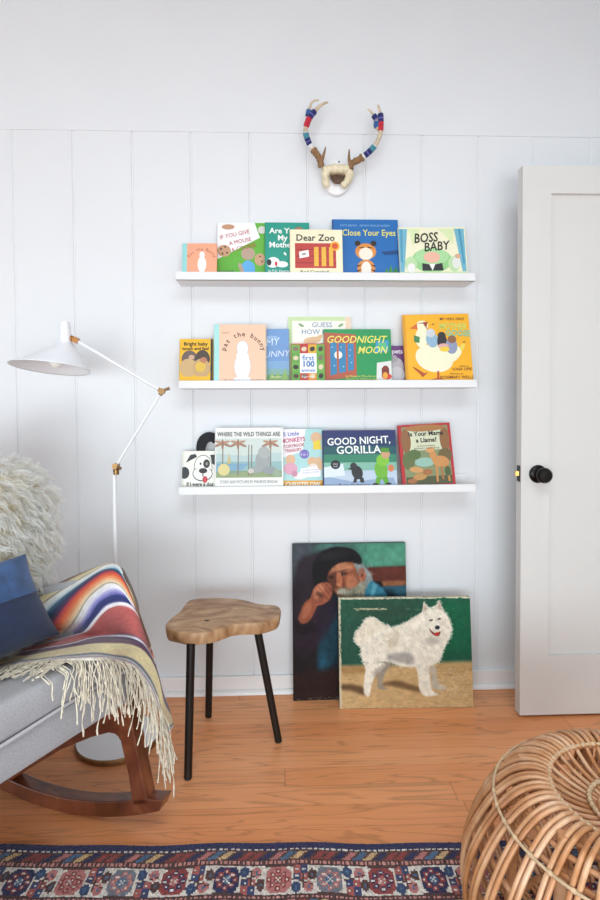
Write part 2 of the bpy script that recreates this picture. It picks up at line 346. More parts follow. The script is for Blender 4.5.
book('cream book with a red crate panel and black title, standing foremost on the top ledge', 0, 290, 342.6, 229.5, 2, 'efe6c4',
     [R_(5, 5, 46, 31, 'b93a34'), R_(5, 17, 46, 17.8, '8f2320'), R_(5, 10, 46, 10.8, '8f2320'), R_(5, 24, 46, 24.8, '8f2320'), R_(24, 7, 28.5, 27, 'e6b23c'), R_(31.5, 7, 36, 27, 'e6b23c'), R_(39, 7, 43, 27, 'e6b23c'),
      P_('f1efe8', (9.5, 15), (19, 17), (18.5, 24), (9, 22)), E_(45, 28, 4.8, 4.8, 'f0a822'), E_(45, 28, 3, 3, 'd04a2a'), E_(14, 19.5, 2.4, 1.2, '9a9a9a', 10)],
     [T_('Dear Zoo', 25.5, 33.5, 9.6, '221c18', bold=.12), T_('Rod Campbell', 24.5, -.6, 5., '221c18')])
book('blue book with yellow title above a striped orange shape, on the top ledge', 0, 332.8, 399, 218.5, 1, '1466ad',
     [R_(0, -9, 1.5, 99, '0d4a86'), E_(33, 22.5, 10.5, 8.6, 'd88a3c'), E_(25, 31, 3, 2.8, '2b1c12'), E_(41, 31, 3, 2.8, '2b1c12'), E_(33, 20, 7, 6.5, 'efe3d2'), P_('2b1c12', (24, 26), (31, 27.5), (31, 26)), P_('2b1c12', (42, 26), (35, 27.5), (35, 26)),
      E_(33, 5, 9, 9, 'd88a3c'), E_(33, 4, 5, 8, 'f0e8dc'), P_('2b1c12', (24, 8), (29, 9), (24.5, 6)), P_('2b1c12', (42, 8), (37, 9), (41.5, 6)), P_('2b1c12', (24, 3), (29, 4), (24.5, 1)), P_('2b1c12', (42, 3), (37, 4), (41.5, 1)),
      P_('3f8a3c', (50, -2), (54, 6), (55, -2)), P_('3f8a3c', (54, -2), (58, 9), (60, -2)), P_('2f7a34', (58, -2), (63, 7), (66, -2)), P_('0d3f77', (48, 22), (66, 24), (66, 20), (52, 19))],
     [T_('Close Your Eyes', 36.6, 39, 9.3, 'e2dd6c', bold=.1, sx=.86), T_('KATE BANKS   GEORG HALLENSLEBEN', 33, 48.7, 2.9, '8fbfe0')], lean=9)
book('pale green and cream book with hand-drawn black title, rightmost on the top ledge', 0, 400, 467, 227, 2, 'ece8c8',
     [P_('6fb0c4', (0, 46), (9, 46), (4, 0), (0, 0)), P_('4e95b5', (2, 46), (4, 46), (3, 10), (1, 12)), P_('6fb0c4', (56, 46), (66, 46), (66, 0), (62, 0)), P_('4e95b5', (60, 46), (62.5, 46), (65, 10), (63, 8)), P_('d7e3b0', (10, 46), (22, 46), (14, 28)), P_('d7e3b0', (40, 46), (56, 46), (54, 30)),
      E_(32, 13, 20, 13, '93c987'), E_(32, 17, 17, 9, 'a8d69a'), E_(11, 9, 6, 8, 'b8d6a4'), E_(54, 9, 6, 8, 'b8d6a4'), R_(0, -9, 70, 1, 'c9dca8'), E_(32, 16, 8.2, 6, 'e7b39b'), P_('2a2a2e', (22, 10), (32, 8), (42, 10), (43, 2), (22, 2)), P_('f3f0ea', (29, 9), (35, 9), (32, 2)),
      E_(11, 5, 4, 5, 'e8e6e2'), E_(56, 10, 4, 6, 'dfe0d8'), E_(58, 17, 3, 2.5, 'd8a88a')],
     [T_('BOSS', 15, 31, 14, '15130f', 4, 'LEFT', .2, bold=.25, sx=.75), T_('BABY', 24.5, 22., 13, '15130f', 5, 'LEFT', .2, bold=.18, sx=.82)], roll=-.8, lean=10)
# middle ledge
book('small yellow board book with brown chick shapes, leftmost on the middle ledge', 1, 179.5, 212.8, 339, 2, 'eab627',
     [R_(31, -9, 40, 60, '2c2a26'), E_(10, 22, 8, 9, '6b5a56'), E_(23, 22, 7.5, 9.5, '4c4038'), E_(9, 13, 9, 9.5, 'c9a876'), E_(22, 12.5, 9, 10, 'c2a070'), E_(21, 14, 5.2, 5.2, 'dcb64c'), E_(12, 24, 3, 2.4, 'caa58a'), E_(24, 21, 3.4, 3, 'b5785a'), R_(0, -9, 31, 4.2, 'eab627')],
     [T_('Bright baby', 16, 36, 5.2, '2a2418', bold=.12), T_('touch and feel', 16, 31.4, 4.6, '2a2418', bold=.12)], thick=.02)
book('large peach book with arched black title and teal spine, on the middle ledge', 1, 213.9, 266.3, 324.2, 2, 'efc3a6',
     [R_(51.3, -9, 60, 99, 'c9b79c'), E_(28.5, 14.5, 8.4, 14, 'b9b0b4'), E_(28.5, 14.5, 8, 13.6, 'edeef3'), E_(28.5, 33, 6, 8, 'b9b0b4'), E_(28.5, 33, 5.6, 7.6, 'edeef3'), E_(28.5, 25, 6.2, 5, 'edeef3'), E_(24.5, 1.5, 5, 2, 'edeef3'), E_(32, 1.5, 5, 2, 'edeef3')],
     ARC('pat the bunny', 29.5, 27, 18.5, 165, 15, 7., '33302c', .06)+[T_('BY DOROTHY KUNHARDT', 30, -1, 3.2, '6a5448'), T_('GOLDEN', 11, 48.5, 1.8, '8a6a55')], spine='a5dcd8', spine_w=5.2, thick=.018)
book('sky-blue book with a grassy lower edge, half hidden behind the peach book', 1, 256, 289, 328.8, 1, '6f97c9',
     [R_(0, -9, 40, 8, '6d9a6a'), R_(0, 6, 40, 12, '7fa9a8'), R_(0, 12, 40, 20, '7da5cb'), P_('8cae62', (12, -2), (16, 9), (20, -2)), P_('8cae62', (18, -2), (22, 10), (26, -2)), P_('8cae62', (24, -2), (29, 12), (33, -2)), E_(16, 44, 7, 2, '8fb2d8')],
     [T_('MY', 9.5, 35, 10, 'd5e2ef', 8, 'LEFT', .25), T_('BUNNY', 2.6, 23, 9, 'd5e2ef', 4, 'LEFT', .25), T_('Margaret', 20, 3, 3, 'e9e2b0')])
book('tall cream book with green and pink edging, behind the others on the middle ledge', 1, 288.4, 351.8, 316.3, 0, 'f0ece0',
     [R_(0, -9, 4, 99, 'c4d8a4'), R_(0, 61, 70, 66, 'c4d8a4'), R_(57.5, -9, 70, 99, 'e8cdb4'), R_(4, -9, 57.5, 61, 'f0ece0'), E_(24, 41, 9, 3.6, 'dcb48a', 8), E_(31, 44, 4, 2, 'dcb48a', 30), E_(13, 56.5, 3, 1.4, '8aa67a', -30), E_(53, 56.5, 3, 1.4, '8aa67a', 30)],
     [T_('GUESS', 34, 54.5, 7.2, '7d94b4', bold=.08), T_('HOW MUCH', 34, 47.3, 7.2, '7d94b4', bold=.08), T_('I LOVE YOU', 34, 33, 7.2, '7d94b4')], lean=8)
tiles = []
for i in range(4):
    for j in range(4):
        k = ('5d9b3c', 'd9a92c', 'c0392f', '6aa544', 'd98a2c', 'b8322c')[(i*2+j*3) % 6]; tiles.append(R_(i*8.3, j*9.2, i*8.3+8.3, j*9.2+9.2, k))
        tiles.append(E_(i*8.3+4.2, j*9.2+4.6, 2.7, 2.3, ('4a3a2a', '7a6a58', 'd8c8a8', '302a26')[(i+j*3) % 4], 20*i))
book('small board book with a grid of coloured picture tiles around white letters panel', 1, 291.6, 324.6, 343.7, 2, 'c0392f', tiles+[R_(8.3, 7.5, 24.9, 27.6, 'f4f4f2')],
     [T_('first', 16.6, 20.5, 7.6, '2a6fb0', bold=.12), T_('100', 16.6, 14, 8.4, '2a6fb0', bold=.3), T_('animals', 16.6, 9, 4.6, '2a6fb0', bold=.1), T_('Roger Priddy', 16.6, 3, 2.6, 'f4f4f2')], thick=.02)
book('green book with slanted yellow title and a blue window panel, on the middle ledge', 1, 324.3, 391.6, 329, 1, '1b9150',
     [P_('b0573c', (0, 49), (32, 47), (32, 4), (0, 0)), P_('2f7fae', (6, 39), (12.5, 38.5), (12.5, 7), (6, 5)), P_('2f7fae', (14.5, 38.3), (21.5, 38), (21.5, 9), (14.5, 7.4)), P_('2f7fae', (23.5, 37.8), (29.5, 37.5), (29.5, 11), (23.5, 9.4)), E_(14, 26, 4, 4, 'eceae0'), P_('b0573c', (12.5, 40), (14.5, 40), (14.5, 7), (12.5, 7)),
      P_('dcdcd8', (51.5, 0), (52.5, 18), (67, 20), (67, 0)), P_('7e2f26', (57, 4), (57, 12), (59.5, 15), (62.5, 15), (64.5, 12), (64.5, 4)), E_(62, 4, 5, 3, 'cf3d34'), E_(60.5, 5, 2.5, 3.5, 'e6a23a'), P_('3f93c4', (51, 28), (64, 29), (65, 41), (52, 40)), P_('58b77e', (53.5, 30), (62, 30.6), (62.6, 38.8), (54.2, 38.2))]
     +[E_(x, y, .5, .5, 'e8eef2', n=8) for x, y in ((8, 34), (10, 15), (17, 34), (19, 14), (26, 31), (27, 18), (25.5, 25))],
     [T_('GOODNIGHT', 2, 38.3, 10.3, 'ece36a', 0, 'LEFT', .28, bold=.1, sx=.93), T_('MOON', 33, 27.4, 10.3, 'ece36a', 0, 'LEFT', .28, bold=.1, sx=.9), T_('by Margaret Wise Brown', 21, 3.4, 3., 'ddd66a', 0, 'LEFT'), T_('Pictures by Clement Hurd', 21, .6, 3., 'ddd66a', 0, 'LEFT')])
book('little purple touch book with white furry patches, squeezed between green and yellow books', 1, 386, 408, 346, 0, '6b3a78',
     [E_(11, 14, 6.5, 9, 'b7b1b8'), E_(11, 6, 7.5, 8, 'c9c5cb'), E_(8, 22, 3.5, 4, 'a59fa8')], [T_('pets', 11.5, 27.5, 6.5, 'f2eef4', bold=.1)])
book('large yellow book with a cream bird-like shape, rightmost on the middle ledge', 1, 406, 472.6, 314, 2, 'efae1c',
     [R_(0, -9, 2.4, 99, 'd9981a'), E_(18, 44, 6.4, 11, 'ecE9c8'.lower(), -8), E_(29, 22, 19, 14, 'ece9c8', -14), E_(44, 25, 14, 8, 'ece9c8', 28), E_(19, 56, 6, 5, 'ece9c8'), P_('9c3a2c', (13, 58), (25, 60), (23, 53), (26, 50), (20, 58)), P_('d2692c', (6, 53), (14, 58), (14, 52)), P_('3f7f4a', (10, 46), (16, 44), (15, 38), (10, 39)),
      E_(28, 41, 6, 8, '8fb0c8', 8), E_(27, 48, 4.5, 4.5, 'c8ccd0'), E_(38, 39, 5, 8, '2e2a2e'), E_(38, 45, 4, 4, '2e2a2e'), E_(47, 34, 6, 8, '8d94b0'), E_(48, 41, 4.4, 4, '8a5f44'), E_(39, 34, 5.5, 3, 'd8a8a0'), E_(40, 31, 5, 2.6, 'e8c83a'), E_(58, 33, 4, 2, 'e8d05a', 60),
      P_('b04a2a', (6, 14), (9, 13), (18, 7), (22, 8), (16, 3), (14, 6)), P_('b04a2a', (31, 9), (33, 9), (32.5, 2), (38, .5), (24, .5), (30.5, 2)), E_(30, 57, 1.5, .6, '6a5a2a', 20), E_(60, 38, 1.5, .6, '6a5a2a', 20)],
     [T_('MY VERY FIRST', 37, 61, 3.8, '7a4a2a', -1, 'LEFT', bold=.05), T_('MOTHER', 36, 52, 8.6, 'c6cf62', -2, 'LEFT', bold=.25, sx=.8), T_('GOOSE', 42, 45, 8.6, '7fbf9a', -3, 'LEFT', bold=.25, sx=.85), T_('edited by', 58, 12.5, 2.6, '7a4a2a', -1), T_('IONA OPIE', 56, 9, 4., '7a3a22', -1, bold=.05), T_('illustrated by', 50, 5, 2.6, '7a4a2a', -1), T_('ROSEMARY WELLS', 50, 1, 4., '7a3a22', -1, bold=.05)], roll=-1.2, lean=10, thick=.018)
# lowest ledge
dog = book('white board book with a spotted puppy face drawing, leftmost on the lowest ledge', 2, 182.2, 219, 451, 1, 'edece2',
     [E_(2.5, 13, 4.8, 6, '26282c'), P_('26282c', (3.5, 23), (8, 31), (13, 32), (15, 29), (10, 26.5)), E_(21, 18, 9.3, 13, '1f2024'), E_(21, 18, 8.7, 12.3, 'f1f0e8'), E_(20.5, 12, 10, 7.6, '1f2024'), E_(20.5, 12.2, 9.3, 6.8, 'f1f0e8'), E_(21, 22, 7.8, 8, 'f1f0e8'), E_(24.4, 22, 3.4, 4.4, '26282c'), E_(24.6, 22, 1.3, 1.6, '8a8a84'), E_(18.4, 22, 1., 1.2, '1f2024'),
      E_(21, 15, 4.2, 2.7, '1f2024'), E_(23, 6.2, 2.6, 3.4, 'c23a44'), P_('1f2024', (20.4, 13), (21.4, 13), (21.4, 9), (20.4, 9)), P_('26282c', (28, 31), (33, 31), (33.5, 20), (30, 22))],
     [T_('If I were a dog', 18, -.2, 5.6, '201f1d', 0, bold=.1, sx=.82)], spine='dcdccf', spine_w=2.2, thick=.022)
tl = MB(); FELT = mat('black_felt', '26272b', .95, .1, 200, bump=.3)
s_ = (at(220, 440, -.06)[0]-at(200, 440, -.06)[0])/20
path = [(18.5, 33, .010), (18.2, 40, .010), (20.5, 47, .010), (25.5, 50.5, .010), (31, 49.6, .010), (34, 46, .010)]
pp = cat_rom([(x*s_, z, (y+3)*s_) for x, y, z in path], 18)
for rad in (1,):
    n = 12; rings = []
    for i, p in enumerate(pp):
        t = pp[min(i+1, 17)]-pp[max(i-1, 0)]; t /= np.linalg.norm(t); nn = np.array([t[2], 0, -t[0]]); r = .026*(.75+.25*math.sin(PI*i/17))
        rings.append([p+nn*r*math.cos(2*PI*j/n)*.8+np.array([0, .007, 0])*math.sin(2*PI*j/n) for j in range(n)])
    tl.ring(rings, FELT, cap0=True, cap1=True)
e = tl.build('felt_tail', dog, smooth=60); e['label'] = 'curled black felt tail sticking up behind the cover'
book('wide white landscape-format book with grey lettering and palm trees beside water', 2, 214.8, 283.2, 428, 2, 'ecebe6',
     [R_(1.2, 8, 67, 47.5, 'b4c9c8'), R_(1.2, 8, 67, 24, '8fb4b4'), R_(1.2, 8, 67, 15, '7d9a86'), P_('7aa3bd', (1.2, 14), (28, 16), (34, 22), (1.2, 22)), P_('8f9f74', (1.2, 8), (67, 8), (67, 14), (40, 16), (20, 12), (1.2, 13)), P_('cbd6cf', (1.2, 32), (30, 30), (67, 33), (67, 47.5), (1.2, 47.5))]
     +[P_('7d7468', (x, 10), (x+1.1, 10), (x+1.4, 41), (x+.4, 41)) for x in (7, 22.5, 33, 36, 55)]+[E_(x+dx, 42+dy, 5.2, 1.3, c, r) for x in (7.5, 23, 55.5) for dx, dy, r, c in ((-4, -1, 25, 'a07862'), (4, -1, -25, 'a07862'), (-2.5, 1.5, -15, 'b58a70'), (2.5, 1.5, 15, 'b58a70'), (0, -.5, 90, '9a7058'))]
     +[E_(48, 25, 7.5, 9.5, '9aa0a0'), E_(49, 33, 6, 6, 'a8acaa'), E_(42, 16, 7, 3.4, '9aa0a0', 5), E_(36, 14.5, 3, 2.4, 'c9c4ba'), E_(55, 15, 7, 4, '8f9698'), E_(9, 16, 6, 6, 'd8cc8c'), E_(62, 12, 4, 4, '93a68a'), P_('c8b87a', (12, 22), (16, 22), (14, 33))],
     [T_('WHERE THE WILD THINGS ARE', 34, 49.6, 6.2, '66676a', sx=.72, bold=.12), T_('STORY AND PICTURES BY MAURICE SENDAK', 34, 2.4, 4.2, '77787a', sx=.68)], lean=9)
book('pale blue and pink book with an orange strip along its bottom, on the lowest ledge', 2, 282.4, 324.4, 429, 1, 'a9d3d2',
     [P_('eeeaf0', (0, 60), (24, 60), (20, 34), (0, 28)), R_(0, -9, 50, 5.2, 'e0a02a'), E_(8, 26, 5, 5, 'd9b08a'), E_(8, 17, 7, 6, 'd8a0b4'), E_(30, 24, 5, 4.6, 'd9b08a'), E_(31, 16, 6, 6, 'e4d6c6'), E_(34, 48, 5.5, 5.5, 'd9b08a'), P_('e6c93a', (31, 44), (38, 46), (39, 36), (31, 36)), E_(18, 10, 7, 3.6, 'e8e2de', 8), P_('f0eef2', (17, 8), (38, 9), (38, 20), (18, 17)), E_(22, 31.5, 4.8, 4.6, '7a6cb8'), E_(37, 22, 3, 7, 'd8b48c', 10), E_(12, 12, 3, 3, 'c98aa0')],
     [T_('5 Little', 9, 50, 5.6, '4a5fb0', 4, bold=.08), T_('MONKEYS', 11, 43.6, 6.2, 'c23a5a', 6, bold=.14, sx=.85), T_('STORYBOOK', 11, 38.4, 4.6, 'b04a4a', 6, bold=.1, sx=.82), T_('TREASURY', 11, 34, 4.4, 'b04a4a', 6, bold=.1, sx=.82), T_('5 in 1', 22, 30, 3.4, 'f2f0f6'), T_('CHRISTELOW', 20, -.4, 5.6, 'f6f2e6', bold=.14), T_('five little monkeys', 28, 15, 2.2, '8a8ab0', 4), T_('jumping on the bed', 28, 12.6, 2.2, '8a8ab0', 4)], lean=8)
book('dark blue book with white title and a lime green shape on the lowest ledge', 2, 322.9, 396.8, 430.5, 2, '1c2a63',
     [R_(0, 38, 80, 46, '18355f'), R_(0, 30, 80, 39, '17535a'), R_(0, 22, 80, 31, '2f7f62'), R_(0, 12, 80, 23, '7fb3a0'), R_(0, -9, 80, 15, 'b9c8d8'), P_('8fa4c0', (0, 10), (30, 4), (70, 8), (74, -2), (0, -2)), P_('d8e2ec', (0, 18), (20, 22), (22, 10), (0, 8)), R_(0, -9, 1, 60, '12204a'),
      E_(58, 15, 6.5, 9.5, '6cae2e', 8), E_(60, 25, 6.5, 6, '7dbd34', -10), E_(63, 31, 4.4, 4.6, 'c79a72'), P_('4f8f28', (57.5, 33), (67, 33), (66.5, 37), (59, 37.5)), P_('5a9f2a', (53, 8), (58, 9), (56, 0), (51, 0)), P_('5a9f2a', (59, 8), (64, 9), (66, 1), (61, 1)), E_(52, 1.2, 3, 1.2, '23201c'), E_(65, 1.6, 3, 1.2, '23201c'), E_(68, 17, 3, 3.6, 'd07a4a'),
      E_(34, 13, 5.5, 7, '1d1f24', 20), E_(30.5, 19.5, 3.4, 3.4, '26282c'), P_('1d1f24', (24, 17), (31, 18), (30, 15)), P_('1d1f24', (31, 8), (34, 8), (33, 3), (29.5, 3)), P_('1d1f24', (36, 8), (40, 8), (41, 3), (37, 3)), E_(12.5, 21, 4.8, 4.6, '1c1f24')],
     [T_('GOOD NIGHT,', 36.5, 41.3, 10.3, 'eef2ee', 2, bold=.18, sx=.92), T_('GORILLA', 36, 32, 11, 'eef2ee', 1, bold=.18), T_('Peggy Rathmann', 31, -1.2, 4.8, '23305a', bold=.05), T_('board', 12.5, 21, 2, 'e8e8e8'), T_('book', 12.5, 18.6, 2, 'e8e8e8')], lean=10)
book('red-bordered book with tan animal in foliage, rightmost on the lowest ledge', 2, 402.2, 455, 425.5, 2, 'b2262e',
     [R_(3.5, 0, 50, 58, '7f8a62'), R_(8, 34, 46, 55, 'cfd3b4'), R_(4, 0, 50, 8, '4a4f30'), E_(7, 44, 5, 12, '8a5f38'), E_(46, 44, 5, 12, '8a5f38'), E_(27, 56, 20, 3.4, 'a5723f'), E_(8, 24, 6, 9, '5f6b3f'), E_(45, 28, 7, 7, '6a5a34'), E_(14, 30, 7, 5, '556b3a'), E_(24, 22, 10, 4.6, '8fb6a6'), E_(18, 8, 7, 3.4, 'b98a4c', 5), E_(15, 15, 7, 3, 'c8945a', -8), E_(26, 12, 5, 3, 'a2673a'),
      E_(40, 22, 8.5, 5.6, 'c58a4e', -10), E_(33, 28, 3.4, 7, 'c58a4e', 20), E_(30.5, 34, 4.6, 2.6, 'd29a60', 10), P_('c08448', (34, 18), (36.6, 18), (36, 2), (34, 2)), P_('c08448', (44, 18), (47, 19), (48, 2), (46, 2)), P_('a86f3a', (39, 17), (41, 17), (42, 4), (40, 4)), E_(46, 12, 3, 5, '4c5a30'), E_(10, 4, 5, 2.4, 'a2673a')],
     [T_('Is Your Mama', 27.5, 48.5, 6.2, '1d1a16', bold=.16), T_('a Llama?', 27.5, 42, 6.2, '1d1a16', bold=.16), T_('by Deborah Guarino', 27, 37.6, 2.2, '3a3a2a'), T_('illustrated by Steven Kellogg', 27, 35.2, 2.2, '3a3a2a')], roll=-3., lean=10, thick=.01)
# ------------------------------------------------------------------ paintings (pigment laid on a fine grid of the canvas)
def srgb(h): return np.array([int(h[i:i+2], 16)/255 for i in (0, 2, 4)])
class Canvas:
    def __init__(s, w, h, col): s.w, s.h = w, h; s.a = np.tile(srgb(col), (h, w, 1)); s.X, s.Y = np.meshgrid(np.arange(w)+.5, np.arange(h)+.5)
    def blend(s, al, col): c = srgb(col) if isinstance(col, str) else col; s.a = s.a*(1-al[..., None])+c*al[..., None]
    def poly(s, pts, col, blur=1.2, op=1.):
        P = np.array(pts, float); ins = np.zeros((s.h, s.w), bool); dist = np.full((s.h, s.w), 1e9)
        for i in range(len(P)):
            (x0, y0), (x1, y1) = P[i-1], P[i]
            c = ((y0 > s.Y) != (y1 > s.Y)) & (s.X < (x1-x0)*(s.Y-y0)/((y1-y0) if y1 != y0 else 1e-9)+x0); ins ^= c
            dx, dy = x1-x0, y1-y0; t = np.clip(((s.X-x0)*dx+(s.Y-y0)*dy)/(dx*dx+dy*dy+1e-9), 0, 1)
            dist = np.minimum(dist, np.hypot(s.X-x0-t*dx, s.Y-y0-t*dy))
        sd = np.where(ins, dist, -dist); t = np.clip(sd/blur*.5+.5, 0, 1); s.blend(t*t*(3-2*t)*op, col)
    def spline(s, pts, col, blur=1.2, op=1.): s.poly(cat_rom(list(pts)+[pts[0]], 44)[:-1], col, blur, op)
    def ell(s, cx, cy, rx, ry, col, blur=1.2, op=1., rot=0.):
        a = math.radians(rot); u = (s.X-cx)*math.cos(a)+(s.Y-cy)*math.sin(a); v = -(s.X-cx)*math.sin(a)+(s.Y-cy)*math.cos(a)
        t = np.clip((1-np.hypot(u/rx, v/ry))*min(rx, ry)/blur*.5+.5, 0, 1); s.blend(t*t*(3-2*t)*op, col)
    def stroke(s, x, y, ang, ln, wd, col, op=.7):
        r = int(ln+wd+2); x0, x1, y0, y1 = max(0, int(x)-r), min(s.w, int(x)+r), max(0, int(y)-r), min(s.h, int(y)+r)
        if x1 <= x0 or y1 <= y0: return
        X, Y = s.X[y0:y1, x0:x1], s.Y[y0:y1, x0:x1]; dx, dy = math.cos(ang)*ln/2, math.sin(ang)*ln/2
        t = np.clip(((X-x)*dx+(Y-y)*dy)/(dx*dx+dy*dy+1e-9), -1, 1); d = np.hypot(X-x-t*dx, Y-y-t*dy)
        al = np.clip((wd-d)+.5, 0, 1)[..., None]*op; c = srgb(col) if isinstance(col, str) else col
        s.a[y0:y1, x0:x1] = s.a[y0:y1, x0:x1]*(1-al)+c*al
    def noise(s, amp, cell):
        g = rng.rand(s.h//cell+2, s.w//cell+2); yi, xi = s.Y/cell, s.X/cell; y0, x0 = yi.astype(int), xi.astype(int); fy, fx = yi-y0, xi-x0
        n = (g[y0, x0]*(1-fx)+g[y0, x0+1]*fx)*(1-fy)+(g[y0+1, x0]*(1-fx)+g[y0+1, x0+1]*fx)*fy
        s.a = np.clip(s.a*(1+amp*(n[..., None]-.5)), 0, 1)
OIL = vcol_mat('oil_paint', .62, .25, 260, .06); OIL.node_tree.nodes['Principled BSDF'].inputs['Specular IOR Level'].default_value = .2
CANV = mat('raw_canvas_edge', 'b3a684', .85, .25, 60)
def painting(name, label, cat, W, H, cv, loc, rot, thick, edge):
    o = thing(name, label, cat, loc, rot)
    b = MB(); b.box(0, .0008, 0, W, thick, H, edge); b.build('stretcher', o, bevel=.002)
    nx, nz = cv.w, cv.h; vs = [(W*i/nx, 0, H*j/nz) for j in range(nz+1) for i in range(nx+1)]
    me = bpy.data.meshes.new('canvas'); me.from_pydata(vs, [], [(j*(nx+1)+i, j*(nx+1)+i+1, (j+1)*(nx+1)+i+1, (j+1)*(nx+1)+i) for j in range(nz) for i in range(nx)])
    me.materials.append(OIL); L = np.where(cv.a <= .04045, cv.a/12.92, ((cv.a+.055)/1.055)**2.4)[::-1]
    col = np.ones((nz*nx, 4, 4), np.float32); col[..., :3] = L.reshape(-1, 1, 3); set_cols(me, col)
    c = bpy.data.objects.new('canvas', me); C.objects.link(c); c.parent = o
    return o
# portrait: photo px (293..407, 543..701), 2 cells per px
cv = Canvas(228, 316, '1b1416'); K = 2
def Q(*p): return [((x-293)*K, (y-543)*K) for x, y in p]
cv.poly(Q((293, 540), (410, 540), (410, 575), (293, 580)), '3a6a5c', 6)
cv.poly(Q((355, 543), (410, 543), (410, 566), (368, 568)), '4a8a72', 8); cv.ell(200, 34, 30, 16, '5a9a80', 14, .5); cv.ell(80, 12, 50, 14, '4a6a66', 12, .7)
cv.poly(Q((290, 540), (322, 540), (308, 556), (297, 570), (290, 600)), '454850', 9, .9)
cv.poly(Q((366, 568), (410, 567), (410, 583), (368, 582)), '5a2c22', 3); cv.ell(196, 58, 16, 6, '6b3428', 6, .6); cv.poly(Q((382, 582), (410, 582), (410, 588), (384, 588)), '9a5f3e', 3, .9)
cv.poly(Q((376, 588), (410, 587), (410, 600), (372, 600)), '2a5566', 3)
cv.spline(Q((294, 575), (300, 560), (312, 553), (330, 556), (326, 620), (300, 650), (294, 640)), '2a2028', 8, .95)
cv.spline(Q((320, 610), (345, 592), (380, 590), (400, 605), (400, 690), (330, 700), (318, 650)), '132530', 9)
cv.spline(Q((318, 640), (326, 618), (338, 612), (338, 650), (328, 672), (318, 676)), '183e4c', 8, .85); cv.ell(60, 248, 8, 22, '1d526a', 9, .8); cv.ell(82, 160, 14, 18, '1a3f50', 10, .6); cv.ell(70, 205, 10, 22, '163644', 9, .6)
cv.poly(Q((293, 675), (340, 668), (350, 701), (293, 701)), '2a1713', 10)
cv.spline(Q((298, 628), (330, 600), (338, 612), (322, 640), (304, 660), (298, 650)), '281826', 8, .8)
# head
cv.spline(Q((327, 569), (334, 562), (350, 560), (360, 566), (364, 578), (362, 590), (352, 598), (341, 598), (335, 592), (331, 584), (327, 577)), '925438', 3)
cv.spline(Q((330, 568), (340, 563), (351, 564), (353, 570), (342, 572), (333, 574)), 'b27656', 3.5, .9)
cv.spline(Q((347, 577), (354, 576), (357, 584), (352, 589), (346, 587)), 'ad6b4c', 3.5, .85)
cv.spline(Q((328, 575), (337, 572), (338, 583), (335, 590), (329, 586)), '5a3024', 3.5, .9)
cv.ell(100, 63, 9, 3.6, '3a2019', 2, .95, -12); cv.ell(101, 64, 3., 1.5, 'a88a78', .8, .6); cv.ell(100.5, 63.6, 1.5, 1.4, '120b0a', .6); cv.ell(99, 57, 11, 2., '4c362e', 1.6, .9, -16); cv.ell(78, 69, 5, 2.6, '2a1612', 2.2, .95, -8); cv.ell(80, 64, 6, 1.4, '4c362e', 1.4, .7, -12)
cv.spline(Q((337.5, 573), (341, 573), (344, 583), (343, 587.5), (338.5, 588), (336.5, 585)), 'b06a4a', 1.8, .95); cv.ell(93, 84, 3.2, 2.4, 'cf8a68', 1.6, .75); cv.ell(89, 89, 3, 1.3, '55291e', 1., .8); cv.poly(Q((343, 578), (346, 584), (344.5, 589), (342.5, 588)), '6a3526', 1.5, .7)
cv.spline(Q((338, 590), (344, 588.5), (352, 590), (360, 584), (367, 580), (371, 592), (366, 602), (350, 603), (340, 600)), '84836f', 3); cv.spline(Q((337, 592), (343, 589.5), (350, 592.5), (346, 595), (339, 595)), 'a8a08e', 1.5); cv.ell(94, 106, 6, 1.8, '6e3c30', 1.2, .8)
for i in range(80): cv.stroke(98+rng.rand()*54, 90+rng.rand()*28, 1.2+rng.rand()*.6, 6, .8, ('a5a08a', '6c6a58', '948e76', '5e5c4a')[i % 4], .45)
cv.spline(Q((354, 563), (362, 564), (371, 574), (374, 586), (369, 590), (365, 581), (359, 574)), '868d8a', 2.4)
cv.spline(Q((359.5, 570), (364, 569), (366.5, 576), (363.5, 584), (360, 580)), 'a35f46', 1.6); cv.ell(139, 66, 2.2, 4.6, '5c2c22', 1.4, .75)
for i in range(46): cv.stroke(126+rng.rand()*34, 42+rng.rand()*48, 1.0+rng.rand()*.7, 7, .7, ('9aa39e', '646d6b', 'b0b4ae')[i % 3], .45)
cv.spline(Q((366, 590), (372, 582), (382, 589), (387, 600), (366, 602)), '34748a', 3); cv.poly(Q((370, 598), (374, 584), (378, 586), (373, 602)), '5fa0b0', 2, .8)
# beret
cv.spline(Q((314, 584), (313, 566), (320, 553), (336, 546.5), (353, 549), (362, 558), (361, 565), (350, 562), (338, 564), (329, 573), (326, 586), (318, 590)), '121013', 2.4)
cv.ell(76, 24, 30, 8, '2a282e', 9, .7, -8)
# arm and hand
cv.spline(Q((298, 619), (303, 606), (310, 599), (318, 602), (315, 612), (309, 622), (302, 624)), '8c4d36', 2.4); cv.spline(Q((301, 616), (306, 606), (312, 601), (311, 610), (305, 619)), 'b06c4e', 3.5, .75)
cv.spline(Q((312, 594), (316, 586), (323, 582.5), (330, 584), (333, 592), (330, 600), (323, 605), (315, 606), (310, 602)), '96543c', 1.8); cv.spline(Q((314, 590), (319, 585), (325, 586), (322, 595), (315, 599)), 'bd7b5c', 3.5, .85)
for (x0, y0, x1, y1) in ((319, 587, 328, 600), (323, 585.5, 331, 597), (327, 585, 332.5, 593)):
    for k in range(8): t = k/7; cv.stroke((x0+(x1-x0)*t-293)*2, (y0+(y1-y0)*t-543)*2, .9, 3, .9, '5a2c20', .5)
cv.ell(54, 104, 8, 4.5, '43221c', 3.5, .7, 35); cv.spline(Q((295, 620), (304, 626), (312, 622), (316, 632), (298, 634)), '1a1116', 4, .95)
